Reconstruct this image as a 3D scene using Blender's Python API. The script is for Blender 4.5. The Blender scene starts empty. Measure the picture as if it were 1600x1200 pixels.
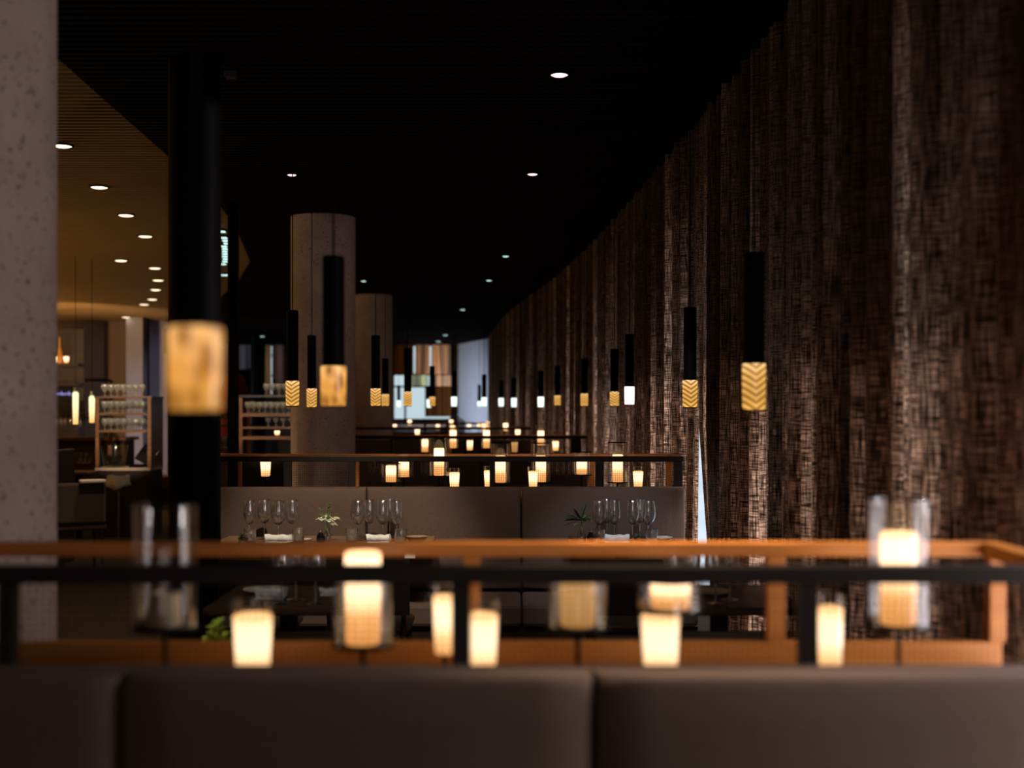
import bpy, math, random
from mathutils import Vector
R = random.Random(7)
C = bpy.context.scene.collection
PI = math.pi
F = 2000.0; HX = 800.0; HY = 636.0; EYE = 1.51; CEIL = 3.16

def wx(px, D): return (px - HX) * D / F
def wz(py, D): return EYE - (py - HY) * D / F

# ------------------------------------------------------------------ mesh builder
class MB:
    def __init__(s): s.v = []; s.f = []; s.uv = None
    def box(s, x0, x1, y0, y1, z0, z1):
        b = len(s.v)
        s.v += [(x0,y0,z0),(x1,y0,z0),(x1,y1,z0),(x0,y1,z0),(x0,y0,z1),(x1,y0,z1),(x1,y1,z1),(x0,y1,z1)]
        s.f += [tuple(b+i for i in q) for q in ((0,3,2,1),(4,5,6,7),(0,1,5,4),(1,2,6,5),(2,3,7,6),(3,0,4,7))]
        return s
    def lathe(s, prof, n=24, cx=0, cy=0, z=0):
        b = len(s.v); rings = []
        for (r, h) in prof:
            if r < 1e-6:
                rings.append([len(s.v)]); s.v.append((cx, cy, z+h))
            else:
                rings.append(list(range(len(s.v), len(s.v)+n)))
                s.v += [(cx+r*math.cos(2*PI*i/n), cy+r*math.sin(2*PI*i/n), z+h) for i in range(n)]
        for a, c in zip(rings, rings[1:]):
            for i in range(n):
                j = (i+1) % n
                if len(a) == 1 and len(c) == 1: continue
                if len(a) == 1: s.f.append((a[0], c[j], c[i]))
                elif len(c) == 1: s.f.append((a[i], a[j], c[0]))
                else: s.f.append((a[i], a[j], c[j], c[i]))
        return s
    def cyl(s, cx, cy, z0, z1, r, n=16):
        return s.lathe([(0,z0),(r,z0),(r,z1),(0,z1)], n, cx, cy)
    def tube(s, pts, r, n=8):
        pts = [Vector(p) for p in pts]; rr = r if isinstance(r, (list, tuple)) else [r]*len(pts)
        prev = None
        for k, p in enumerate(pts):
            t = (pts[min(k+1, len(pts)-1)] - pts[max(k-1, 0)]).normalized()
            u = t.cross(Vector((0, .3, 1))) if abs(t.z) < .95 else t.cross(Vector((0, 1, 0)))
            u.normalize(); w = t.cross(u)
            ring = list(range(len(s.v), len(s.v)+n))
            s.v += [tuple(p + (u*math.cos(2*PI*i/n) + w*math.sin(2*PI*i/n))*rr[k]) for i in range(n)]
            if prev:
                for i in range(n): s.f.append((prev[i], prev[(i+1)%n], ring[(i+1)%n], ring[i]))
            else: s.f.append(tuple(reversed(ring)))
            prev = ring
        s.f.append(tuple(prev))
        return s
    def cushion(s, x0, x1, y0, y1, z0, z1, r=.025, nx=10, nz=8, puff=.012):
        # a padded panel facing -y: rounded rim, slightly domed face, closed back
        def g(i, n): return i/n
        fr = []
        us = [0, .0] ; b = len(s.v)
        xs = [x0, x0+r*.3, x0+r] + [x0+r+(x1-x0-2*r)*i/nx for i in range(1, nx)] + [x1-r, x1-r*.3, x1]
        zs = [z0, z0+r*.3, z0+r] + [z0+r+(z1-z0-2*r)*i/nz for i in range(1, nz)] + [z1-r, z1-r*.3, z1]
        for zq in zs:
            for xq in xs:
                dx = min(xq-x0, x1-xq); dz = min(zq-z0, z1-zq)
                ex = 0 if dx >= r else 1-dx/r; ez = 0 if dz >= r else 1-dz/r
                e = min(1, math.hypot(ex, ez))
                dome = puff*math.sin(PI*(xq-x0)/(x1-x0))**.5*math.sin(PI*(zq-z0)/(z1-z0))**.5 if 0 < dx and 0 < dz else 0
                s.v.append((xq, y0 + r*(1-math.sqrt(max(0, 1-e*e))) - dome, zq))
        W = len(xs)
        for k in range(len(zs)-1):
            for i in range(W-1):
                s.f.append((b+k*W+i, b+k*W+i+1, b+(k+1)*W+i+1, b+(k+1)*W+i))
        rim = [b+i for i in range(W)] + [b+k*W+W-1 for k in range(1, len(zs))] + [b+(len(zs)-1)*W+i for i in range(W-2, -1, -1)] + [b+k*W for k in range(len(zs)-2, 0, -1)]
        bk = []
        for i in rim:
            bk.append(len(s.v)); s.v.append((s.v[i][0], y1, s.v[i][2]))
        n = len(rim)
        for i in range(n):
            j = (i+1) % n; s.f.append((rim[j], rim[i], bk[i], bk[j]))
        s.f.append(tuple(bk))
        return s
    def mesh(s, name, mat, smooth=False):
        m = bpy.data.meshes.new(name); m.from_pydata(s.v, [], s.f); m.update()
        if s.uv:
            l = m.uv_layers.new(name='UVMap')
            for lp in m.loops: l.data[lp.index].uv = s.uv[lp.vertex_index]
        if mat: m.materials.append(mat)
        if smooth:
            m.polygons.foreach_set('use_smooth', [True]*len(m.polygons))
            try: m.set_sharp_from_angle(angle=.7)
            except Exception: pass
        return m

def obj(name, mesh, parent=None, loc=(0,0,0), rotz=0, bevel=0):
    o = bpy.data.objects.new(name, mesh); C.objects.link(o)
    o.location = loc; o.rotation_euler = (0, 0, rotz)
    if parent: o.parent = parent
    if bevel:
        b = o.modifiers.new('bevel', 'BEVEL'); b.width = bevel; b.segments = 2; b.limit_method = 'ANGLE'
    return o
def tag(o, label, cat, group=None):
    o['label'] = label; o['category'] = cat
    if group: o['group'] = group
    return o
def thing(name, label, cat, loc, rotz=0, group=None):
    o = obj(name, None, None, loc, rotz); o.empty_display_size = .1
    return tag(o, label, cat, group)
def struct(name, mb, mat, smooth=False):
    o = obj(name, mb.mesh(name, mat, smooth)); o['kind'] = 'structure'; return o

# ------------------------------------------------------------------ materials
def nm(name):
    m = bpy.data.materials.new(name); m.use_nodes = True
    nt = m.node_tree; nt.nodes.clear()
    out = nt.nodes.new('ShaderNodeOutputMaterial')
    return m, nt, out
def N(nt, t, **kw):
    n = nt.nodes.new(t)
    for k, v in kw.items():
        if k in n.inputs: n.inputs[k].default_value = v
        else: setattr(n, k, v)
    return n
def ramp(nt, fac, stops):
    r = nt.nodes.new('ShaderNodeValToRGB'); nt.links.new(fac, r.inputs[0])
    while len(r.color_ramp.elements) < len(stops): r.color_ramp.elements.new(.5)
    for e, (p, c) in zip(r.color_ramp.elements, stops): e.position = p; e.color = (*c, 1)
    return r.outputs[0]
def coords(nt, scale=(1,1,1), kind='Object'):
    tc = nt.nodes.new('ShaderNodeTexCoord'); mp = nt.nodes.new('ShaderNodeMapping')
    mp.inputs['Scale'].default_value = scale
    nt.links.new(tc.outputs[kind], mp.inputs[0]); return mp.outputs[0]
def surf(name, c0, c1, rough=.5, scale=(8,8,8), bump=0, nscale=1., detail=4, metal=0, spec=.5, coat=0, sheen=0):
    m, nt, out = nm(name)
    v = coords(nt, scale)
    n = N(nt, 'ShaderNodeTexNoise', Scale=nscale, Detail=detail); nt.links.new(v, n.inputs['Vector'])
    p = N(nt, 'ShaderNodeBsdfPrincipled', Roughness=rough, Metallic=metal)
    p.inputs['Specular IOR Level'].default_value = spec
    if coat: p.inputs['Coat Weight'].default_value = coat
    if sheen: p.inputs['Sheen Weight'].default_value = sheen
    nt.links.new(ramp(nt, n.outputs['Fac'], [(.3, c0), (.7, c1)]), p.inputs['Base Color'])
    if bump:
        b = N(nt, 'ShaderNodeBump', Strength=bump, Distance=.01); nt.links.new(n.outputs['Fac'], b.inputs['Height'])
        nt.links.new(b.outputs[0], p.inputs['Normal'])
    nt.links.new(p.outputs[0], out.inputs[0]); return m

M = {}
M['wood'] = surf('divider_wood', (.38,.13,.022), (.54,.20,.036), .38, (2,25,25), .05, 1.)
M['wood_cab'] = surf('cabinet_wood', (.10,.038,.012), (.20,.08,.025), .4, (2,2,20), .05)
M['wood_dark'] = surf('dark_wood', (.012,.006,.004), (.03,.014,.008), .45, (2,20,20), .05)
M['rail_dark'] = surf('blackened_rail', (.006,.004,.003), (.011,.006,.005), .5, (2,25,25), .03, spec=.25)  # near-black colour used on the front rails and posts
M['chair_cloth'] = surf('brown_grey_upholstery', (.05,.038,.032), (.07,.052,.044), .9, (120,120,120), .1)
M['amber_glass'] = surf('amber_bottle_glass', (.6,.28,.04), (.7,.33,.05), .2, (10,10,10))
M['table_dark'] = surf('dark_walnut', (.045,.022,.012), (.08,.04,.022), .45, (3,30,30), .04)  # darker table colour for the near, right-hand and distant tables
M['chair_dark'] = surf('dark_leather', (.02,.011,.008), (.034,.018,.013), .55, (40,40,40), .1)
M['table'] = surf('table_oak', (.16,.10,.055), (.26,.17,.10), .4, (3,30,30), .04)
M['fabric'] = surf('taupe_upholstery', (.090,.059,.047), (.120,.080,.064), .9, (220,220,220), .25, 1., 2, spec=.15)
M['black'] = surf('black_metal', (.0016,.0016,.0018), (.003,.003,.0034), .6, (20,20,20), .0, metal=.0, spec=.05)
M['slat_dark'] = surf('black_stained_slats', (.006,.0035,.0025), (.012,.007,.005), .85, (2,30,30), .0, spec=.06)
M['slat_oak'] = surf('warm_oak_slats', (.30,.18,.055), (.40,.25,.085), .5, (1.5,30,30), .0)
M['floor'] = surf('dark_floor', (.010,.006,.004), (.020,.011,.007), .8, (1,12,12), .03, spec=.15)
M['linen'] = surf('white_linen', (.62,.62,.62), (.75,.75,.74), .85, (60,60,60), .1)
M['china'] = surf('white_china', (.7,.69,.66), (.78,.77,.74), .25)
M['beige'] = surf('beige_plaster', (.30,.22,.14), (.34,.25,.17), .9, (3,3,3), .02)
M['lavender'] = surf('pale_plaster', (.40,.38,.42), (.46,.43,.47), .9, (3,3,3), .02)
M['whitewall'] = surf('white_plaster', (.62,.62,.66), (.68,.68,.72), .9, (3,3,3), .02)
M['leaf'] = surf('green_leaf', (.05,.11,.025), (.14,.24,.05), .5, (30,30,30))
M['leaf_dark'] = surf('dark_leaf', (.012,.03,.018), (.03,.06,.035), .45, (30,30,30))
M['leaf_lime'] = surf('lime_leaf', (.32,.45,.03), (.5,.62,.06), .5, (30,30,30))
M['petal'] = surf('cream_petal', (.7,.72,.5), (.8,.8,.64), .6, (30,30,30))
M['steel'] = surf('brushed_steel', (.5,.47,.42), (.6,.57,.5), .22, (20,20,20), metal=1.)
M['red'] = surf('dark_red_cloth', (.16,.008,.008), (.25,.015,.012), .7)
M['screen'] = surf('black_glass_screen', (.004,.004,.006), (.006,.006,.009), .12)
M['tan'] = surf('tan_cloth', (.45,.34,.24), (.55,.42,.3), .9, (30,30,4), .1)
M['sea'] = surf('pale_water', (.42,.5,.58), (.55,.62,.7), .6, (.2,.2,.2))
M['wax_off'] = surf('unlit_wax', (.5,.38,.24), (.58,.45,.3), .5)

# concrete with pits and stains
def concrete():
    m, nt, out = nm('pitted_concrete')
    v = coords(nt, (1,1,1))
    n = N(nt, 'ShaderNodeTexNoise', Scale=5., Detail=5.); nt.links.new(v, n.inputs['Vector'])
    vo = N(nt, 'ShaderNodeTexNoise', Scale=62., Detail=1.5); nt.links.new(v, vo.inputs['Vector'])
    base = ramp(nt, n.outputs['Fac'], [(.3,(.40,.30,.27)),(.7,(.50,.39,.35))])
    pit = ramp(nt, vo.outputs['Fac'], [(.32,(.34,.30,.29)),(.37,(1,1,1))])
    mx = N(nt, 'ShaderNodeMixRGB', blend_type='MULTIPLY'); mx.inputs[0].default_value = .9
    nt.links.new(base, mx.inputs[1]); nt.links.new(pit, mx.inputs[2])
    p = N(nt, 'ShaderNodeBsdfPrincipled', Roughness=.85); p.inputs['Specular IOR Level'].default_value = .2
    nt.links.new(mx.outputs[0], p.inputs['Base Color'])
    b = N(nt, 'ShaderNodeBump', Strength=.6, Distance=.004); nt.links.new(pit, b.inputs['Height']); nt.links.new(b.outputs[0], p.inputs['Normal'])
    nt.links.new(p.outputs[0], out.inputs[0]); return m
M['concrete'] = concrete()

def glass(name, thin=True, tint=(1,1,1), gl=.9):
    m, nt, out = nm(name)
    if thin:
        t = N(nt, 'ShaderNodeBsdfTransparent'); t.inputs[0].default_value = (*[c*.97 for c in tint], 1)
        g = N(nt, 'ShaderNodeBsdfGlossy', Roughness=.03); g.inputs[0].default_value = (gl,gl,gl,1)
        lw = N(nt, 'ShaderNodeLayerWeight', Blend=.5)
        pw = N(nt, 'ShaderNodeMath', operation='POWER'); pw.inputs[1].default_value = 4.; nt.links.new(lw.outputs['Facing'], pw.inputs[0])
        fr = N(nt, 'ShaderNodeMath', operation='MULTIPLY_ADD'); fr.inputs[1].default_value = .6; fr.inputs[2].default_value = .05
        nt.links.new(pw.outputs[0], fr.inputs[0])
        mx = N(nt, 'ShaderNodeMixShader'); nt.links.new(fr.outputs[0], mx.inputs[0])
        nt.links.new(t.outputs[0], mx.inputs[1]); nt.links.new(g.outputs[0], mx.inputs[2])
        nt.links.new(mx.outputs[0], out.inputs[0])
    else:
        g = N(nt, 'ShaderNodeBsdfGlass', IOR=1.5, Roughness=0.); g.inputs[0].default_value = (*tint, 1)
        h = N(nt, 'ShaderNodeBsdfGlossy', Roughness=.07); h.inputs[0].default_value = (1,1,1,1)
        mx = N(nt, 'ShaderNodeMixShader'); mx.inputs[0].default_value = .15
        nt.links.new(g.outputs[0], mx.inputs[1]); nt.links.new(h.outputs[0], mx.inputs[2])
        nt.links.new(mx.outputs[0], out.inputs[0])
    return m
M['glass_thin'] = glass('clear_glass')
M['crystal'] = glass('crystal_glass', False)
def bowl_glass():
    m, nt, out = nm('polished_wine_glass')
    t = N(nt, 'ShaderNodeBsdfTransparent'); t.inputs[0].default_value = (.95,.955,.97,1)
    g = N(nt, 'ShaderNodeBsdfGlossy', Roughness=.12); g.inputs[0].default_value = (1,1,1,1)
    lw = N(nt, 'ShaderNodeLayerWeight', Blend=.5)
    pw = N(nt, 'ShaderNodeMath', operation='POWER'); pw.inputs[1].default_value = 3.; nt.links.new(lw.outputs['Facing'], pw.inputs[0])
    fr = N(nt, 'ShaderNodeMath', operation='MULTIPLY_ADD'); fr.inputs[1].default_value = .4; fr.inputs[2].default_value = .6
    nt.links.new(pw.outputs[0], fr.inputs[0])
    mx = N(nt, 'ShaderNodeMixShader'); nt.links.new(fr.outputs[0], mx.inputs[0]); nt.links.new(t.outputs[0], mx.inputs[1]); nt.links.new(g.outputs[0], mx.inputs[2])
    d = N(nt, 'ShaderNodeBsdfDiffuse'); d.inputs[0].default_value = (.9,.92,1,1)
    m2 = N(nt, 'ShaderNodeMixShader'); m2.inputs[0].default_value = .03; nt.links.new(mx.outputs[0], m2.inputs[1]); nt.links.new(d.outputs[0], m2.inputs[2])
    cg = N(nt, 'ShaderNodeBsdfGlass', IOR=1.5, Roughness=0.)
    m3 = N(nt, 'ShaderNodeMixShader'); m3.inputs[0].default_value = .70; nt.links.new(m2.outputs[0], m3.inputs[1]); nt.links.new(cg.outputs[0], m3.inputs[2])
    nt.links.new(m3.outputs[0], out.inputs[0]); return m
M['bowl_glass'] = bowl_glass()
def clouded():
    m = glass('clouded_glass'); nt = m.node_tree; out = [n for n in nt.nodes if n.type == 'OUTPUT_MATERIAL'][0]
    old = out.inputs[0].links[0].from_socket
    g = N(nt, 'ShaderNodeBsdfDiffuse'); g.inputs[0].default_value = (.9,.87,.75,1)
    mx = N(nt, 'ShaderNodeMixShader'); mx.inputs[0].default_value = .11
    nt.links.new(old, mx.inputs[1]); nt.links.new(g.outputs[0], mx.inputs[2])
    h = N(nt, 'ShaderNodeBsdfGlossy', Roughness=.12); m2 = N(nt, 'ShaderNodeMixShader'); m2.inputs[0].default_value = .22
    nt.links.new(mx.outputs[0], m2.inputs[1]); nt.links.new(h.outputs[0], m2.inputs[2]); nt.links.new(m2.outputs[0], out.inputs[0]); return m
M['clouded'] = clouded()

def emit(name, stops, strength, kind='Generated', tex=None):
    m, nt, out = nm(name)
    v = coords(nt, (1,1,1), kind)
    sp = N(nt, 'ShaderNodeSeparateXYZ'); nt.links.new(v, sp.inputs[0])
    col = ramp(nt, sp.outputs['Z'], stops)
    e = N(nt, 'ShaderNodeEmission', Strength=strength)
    if tex:
        vv = coords(nt, tex[0], 'Object')
        if tex[1] == 'chevron':
            sx = N(nt, 'ShaderNodeSeparateXYZ'); nt.links.new(vv, sx.inputs[0])
            pp = N(nt, 'ShaderNodeMath', operation='PINGPONG'); pp.inputs[1].default_value = 2.4; nt.links.new(sx.outputs[0], pp.inputs[0])
            sb = N(nt, 'ShaderNodeMath', operation='SUBTRACT'); nt.links.new(sx.outputs[2], sb.inputs[0]); nt.links.new(pp.outputs[0], sb.inputs[1])
            w = N(nt, 'ShaderNodeMath', operation='PINGPONG'); w.inputs[1].default_value = 1.; nt.links.new(sb.outputs[0], w.inputs[0])
        else:
            w = N(nt, 'ShaderNodeTexVoronoi', Scale=1.)
        if tex[1] != 'chevron': nt.links.new(vv, w.inputs['Vector'])
        o = w.outputs['Distance'] if 'Distance' in w.outputs else w.outputs[0]
        r2 = ramp(nt, o, [(.1,(.30,.22,.12)),(.75,(1.,1.,1.))])
        mx = N(nt, 'ShaderNodeMixRGB', blend_type='MULTIPLY'); mx.inputs[0].default_value = 1
        nt.links.new(col, mx.inputs[1]); nt.links.new(r2, mx.inputs[2]); col = mx.outputs[0]
    nt.links.new(col, e.inputs[0])
    gl = N(nt, 'ShaderNodeBsdfGlossy', Roughness=.15); gl.inputs[0].default_value = (.05,.05,.05,1)
    ad = N(nt, 'ShaderNodeAddShader'); nt.links.new(e.outputs[0], ad.inputs[0]); nt.links.new(gl.outputs[0], ad.inputs[1])
    nt.links.new(ad.outputs[0], out.inputs[0]); return m
M['candle'] = emit('glowing_candle', [(0,(.34,.135,.035)),(.3,(.45,.2,.06)),(.55,(1,.62,.33)),(.9,(1,.66,.38)),(1,(.75,.40,.17))], 3.0)
M['candle_dim'] = emit('softly_glowing_candle', [(0,(.55,.25,.07)),(.9,(.8,.42,.15))], .95)
M['votive'] = emit('glowing_votive_glass', [(0,(.42,.18,.05)),(.3,(.75,.40,.16)),(.55,(1,.7,.42)),(.85,(1,.68,.38)),(1,(.7,.36,.13))], 2.6)
M['lamp_amber'] = emit('embossed_amber_lamp_glass', [(0,(.85,.45,.09)),(.25,(.62,.33,.07)),(.75,(.75,.40,.10)),(1,(1,.62,.26))], 1.25, tex=((64,64,90),'chevron'))
M['lamp_warm'] = emit('warm_lamp_glass', [(0,(.78,.36,.07)),(.5,(.72,.30,.055)),(1,(1,.52,.17))], 1.15, tex=((38,38,26),'voronoi'))
M['lamp_white'] = emit('bright_white_lamp_glass', [(0,(.7,.85,.75)),(1,(.85,1,.92))], 1.6)
M['lamp_pink'] = emit('pinkish_white_lamp_glass', [(0,(1,.75,.75)),(1,(1,.8,.8))], 1.6)
M['spot_warm'] = emit('warm_downlight', [(0,(1,.78,.5)),(1,(1,.78,.5))], 3.)
M['spot_pink'] = emit('pinkish_downlight', [(0,(1,.66,.66)),(1,(1,.66,.66))], 2.2)
M['spot_cool'] = emit('cool_downlight', [(0,(.6,.95,.85)),(1,(.6,.95,.85))], 1.6)
M['lantern_long'] = emit('long_lantern_glass', [(0,(.95,.45,.12)),(.5,(1,.78,.42)),(1,(.8,.9,.5))], 1.4)
M['sign_violet'] = emit('violet_sign_glow', [(0,(.35,.3,.8)),(1,(.35,.3,.8))], 1.2)

# woven linen curtain, lets some daylight through
def curtain_mat():
    m, nt, out = nm('woven_brown_sheer')
    def nz(scale, sc, det=2.):
        v = coords(nt, scale, 'UV'); n = N(nt, 'ShaderNodeTexNoise', Scale=sc, Detail=det); nt.links.new(v, n.inputs['Vector']); return n.outputs['Fac']
    weft = ramp(nt, nz((22, 260, 1), 1.), [(.36,(.12,.12,.12)),(.62,(1,1,1))])
    warp = ramp(nt, nz((340, 9, 1), 1.), [(.36,(.16,.16,.16)),(.62,(1,1,1))])
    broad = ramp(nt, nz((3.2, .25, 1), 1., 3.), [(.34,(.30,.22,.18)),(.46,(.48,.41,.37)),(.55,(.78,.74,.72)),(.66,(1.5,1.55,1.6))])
    a = N(nt, 'ShaderNodeMixRGB', blend_type='MULTIPLY'); a.inputs[0].default_value = 1
    nt.links.new(weft, a.inputs[1]); nt.links.new(warp, a.inputs[2])
    b = N(nt, 'ShaderNodeMixRGB', blend_type='MULTIPLY'); b.inputs[0].default_value = 1
    nt.links.new(a.outputs[0], b.inputs[1]); nt.links.new(broad, b.inputs[2])
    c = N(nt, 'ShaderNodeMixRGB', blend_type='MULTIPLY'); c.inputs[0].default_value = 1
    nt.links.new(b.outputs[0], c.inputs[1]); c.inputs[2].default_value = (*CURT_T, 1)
    tr = N(nt, 'ShaderNodeBsdfTranslucent'); nt.links.new(c.outputs[0], tr.inputs[0])
    d = N(nt, 'ShaderNodeBsdfDiffuse', Roughness=.9)
    dc = N(nt, 'ShaderNodeMixRGB', blend_type='MIX'); dc.inputs[0].default_value = .5
    dc.inputs[1].default_value = (.075,.047,.035,1); nt.links.new(c.outputs[0], dc.inputs[2])
    nt.links.new(dc.outputs[0], d.inputs[0])
    ad = N(nt, 'ShaderNodeAddShader'); nt.links.new(tr.outputs[0], ad.inputs[0]); nt.links.new(d.outputs[0], ad.inputs[1])
    nt.links.new(ad.outputs[0], out.inputs[0]); return m
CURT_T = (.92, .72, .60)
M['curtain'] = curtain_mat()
def sheer(name, col):
    m, nt, out = nm(name)
    v = coords(nt, (9, 9, .3)); n = N(nt, 'ShaderNodeTexNoise', Scale=1., Detail=2.); nt.links.new(v, n.inputs['Vector'])
    tr = N(nt, 'ShaderNodeBsdfTranslucent'); d = N(nt, 'ShaderNodeBsdfDiffuse')
    cc = ramp(nt, n.outputs['Fac'], [(.35, tuple(c*.35 for c in col)), (.65, col)])
    nt.links.new(cc, tr.inputs[0]); nt.links.new(cc, d.inputs[0])
    ad = N(nt, 'ShaderNodeAddShader'); nt.links.new(tr.outputs[0], ad.inputs[0]); nt.links.new(d.outputs[0], ad.inputs[1])
    nt.links.new(ad.outputs[0], out.inputs[0]); return m
M['drape'] = sheer('tan_drape', (.8,.6,.4))
M['grey_sheer'] = sheer('grey_sheer', (.42,.38,.40))
M['pink_sheer'] = sheer('pink_sheer', (.46,.33,.30))
M['blind'] = sheer('pale_green_blind', (1,1,.75))
M['brown_blind'] = sheer('brown_blind', (.20,.075,.022))

# ------------------------------------------------------------------ plan curves
def interp(tab, y):
    if y <= tab[0][0]: return tab[0][1]
    for (a, xa), (b, xb) in zip(tab, tab[1:]):
        if y <= b: 
            t = (y-a)/(b-a); return xa+(xb-xa)*t
    return tab[-1][1]
CUR = [(-4,1.24),(0,1.24),(2.5,1.21),(5,1.17),(7.4,1.085),(9.8,.99),(12.9,.83),(15,.67),(17,.50),(18.5,.34),(20.5,.12),(23.2,-.12),(26,-.30),(30.3,-.53)]
def smooth_tab(tab, y, w=1.0):
    return sum(interp(tab, y+w*(k-3)/3) for k in range(7))/7
def XC(y): return smooth_tab(CUR, y)
EDGE = [(-4,-2.1),(6,-2.15),(8.55,-2.27),(10.6,-2.41),(11.7,-2.53),(14.5,-2.97),(16.8,-3.6),(19.9,-4.6),(24.8,-6.8)]
FAR = 33.7; LFAR = 24.8

# ------------------------------------------------------------------ shell
wf = MB()
for yy in (1.8, 2.80): wf.box(1.36, 1.44, yy-.03, yy+.03, 0, CEIL+.05)
wf.box(1.36, 1.44, 1.83, 2.77, 0, .12); wf.box(1.36, 1.44, 1.83, 2.77, 2.2, CEIL+.05)
struct('wall_right', MB().box(1.36, 1.5, -4.1, 1.77, 0, CEIL+.05), M['beige'])
struct('window_6', wf, M['black'])  # added frame, out of view, gives the side fill an opening
struct('floor', MB().box(-12, 1.6, -4, 34.2, -.1, 0), M['floor'])
dk = MB(); oak = MB()
y = -3.96
while y < FAR:
    xe = interp(EDGE, y) if y < LFAR else -12
    dk.box(xe, max(XC(y), -1.4)+.2, y, y+.045, CEIL, CEIL+.05)
    if y < LFAR: oak.box(-12, xe-.002, y, y+.045, CEIL, CEIL+.018)
    y += .08
struct('ceiling', dk, M['slat_dark'])
struct('ceiling', oak, M['slat_oak'])
struct('ceiling', MB().box(-12, 1.9, -4, 34.2, CEIL+.051, CEIL+.2), M['slat_dark'])
struct('wall_left', MB().box(-12.1, -12, -4, 25, 0, CEIL+.05), M['beige'])
# back wall behind the camera, with a tall window
bw = MB(); bw.box(-12, -1.2, -4.1, -4, 0, CEIL+.05); bw.box(1.0, 1.6, -4.1, -4, 0, CEIL+.05); bw.box(-1.2, 1.0, -4.1, -4, 0, .5); bw.box(-1.2, 1.0, -4.1, -4, 2.9, CEIL+.05)
struct('wall_back', bw, M['beige'])
wf = MB(); wf.box(-1.2, -1.14, -4.1, -3.98, .5, 2.9); wf.box(.94, 1, -4.1, -3.98, .5, 2.9); wf.box(-1.14, .94, -4.1, -3.98, .5, .56); wf.box(-1.14, .94, -4.1, -3.98, 2.84, 2.9); wf.box(-.13, -.07, -4.1, -3.98, .56, 2.84)
struct('window_1', wf, M['black'])
# left room rear wall
lw = MB(); lw.box(-12, wx(262, LFAR), LFAR, LFAR+.1, 0, CEIL+.05)
struct('wall_rear_left', lw, M['beige'])
struct('trim_1', MB().box(wx(197,23.5), wx(223,23.5), 23.5, 23.8, 0, CEIL), M['lavender'])
struct('trim_2', MB().box(wx(232.5,24.6), wx(263,24.6), 24.55, 24.75, 0, CEIL), M['lavender'])
o = tag(obj('steel_post', MB().box(wx(224,23.9), wx(231,23.9), 23.9, 24.0, 0, CEIL).mesh('p', M['black'])), 'slim dark steel post between the pale pillar and the lavender wall panel', 'post')

# far wall with openings:  px ranges (x0,x1,ytop,ybot)
S = FAR
def fx(p): return wx(p, S)
def fz(p): return wz(p, S)
fw = MB()
solid = [(200,334,538,0),(357,370,538,0),(398,410,538,0),(446,600,538,0),(600,613,538,0),(706,716,538,0)]
for a, b, c, d in solid: fw.box(fx(a), fx(b), S, S+.15, 0, CEIL+.05)
for a, b, yb in [(334,357,610),(370,398,612),(410,446,618),(613,706,657)]:
    fw.box(fx(a), fx(b), S, S+.15, 0, fz(yb))
fw.box(-12, fx(200), S, S+.15, 0, CEIL+.05)
struct('wall_far', fw, M['wood_dark'])
def window(n, a, b, yt, yb, vs, hs, w=.045):
    f = MB(); x0, x1, z0, z1 = fx(a), fx(b), fz(yb), fz(yt)
    f.box(x0, x0+w, S-.03, S+.1, z0, z1); f.box(x1-w, x1, S-.03, S+.1, z0, z1)
    f.box(x0, x1, S-.03, S+.1, z0, z0+w); f.box(x0, x1, S-.03, S+.1, z1-w, z1)
    for v in vs: f.box(fx(v)-w/2, fx(v)+w/2, S-.03, S+.1, z0, z1)
    for h in hs: f.box(x0, x1, S-.03, S+.1, fz(h)-w/2, fz(h)+w/2)
    o = struct('window_%d' % n, f, M['black'])
    g = obj('pane', MB().box(x0, x1, S+.04, S+.045, z0, z1).mesh('pane', M['glass_thin']), o)
    return o
window(2, 334, 357, 538, 610, [], [578])
window(3, 370, 398, 538, 612, [392.5], [578])
window(4, 410, 446, 538, 618, [], [555.5, 587])
window(5, 613, 706, 538, 657, [633], [585, 604])
# diagonal pale wall between the far window and the curtain's end
dw = MB()
p0 = (-1.43, 33.7); p1 = (-.40, 30.2)
dw.v += [(p0[0],p0[1],0),(p1[0],p1[1],0),(p1[0]+.15,p1[1]+.05,0),(p0[0]+.15,p0[1]+.1,0)]
dw.v += [(x,y_,CEIL+.05) for x,y_,_ in dw.v[:4]]
dw.f += [(0,1,5,4),(1,2,6,5),(2,3,7,6),(3,0,4,7),(4,5,6,7),(3,2,1,0)]
struct('wall_right', dw, M['whitewall'])

# drapes and blinds at the far windows: pleated cloth strips
def pleated(name, px0, px1, yt, yb, D, mat, label, cat='curtain', wl=.14, amp=.04, group=None):
    x0, x1, z0, z1 = wx(px0,D), wx(px1,D), wz(yb,D), wz(yt,D)
    n = max(6, int((x1-x0)/wl*8)); b = MB()
    for th in (0, .006):
        for i in range(n+1):
            x = x0+(x1-x0)*i/n
            dy = amp*math.sin(2*PI*(x-x0)/wl + .8*math.sin(x*5))
            for z in (z0, z1): b.v.append((x, D+dy+th, z))
    k = 2*(n+1)
    for i in range(n):
        a = 2*i
        b.f.append((a, a+2, a+3, a+1)); b.f.append((k+a, k+a+1, k+a+3, k+a+2))
        b.f.append((a, k+a, k+a+2, a+2)); b.f.append((a+1, a+3, k+a+3, k+a+1))
    o = obj(name, b.mesh(name, mat, True)); tag(o, label, cat, group); return o
pleated('window_drape', 649, 671, 538.5, 584.5, 33.4, M['drape'], 'gathered golden tan drape in the upper half of the big far window', wl=.12)
pleated('window_drape', 615, 646, 538.5, 584.5, 33.4, M['brown_blind'], 'dark brown drape at the upper left of the big far window', wl=.25)
pleated('window_drape', 674, 704, 538.5, 584.5, 33.4, M['drape'], 'gathered tan drape beside the brown post of the big far window', wl=.16)
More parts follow.
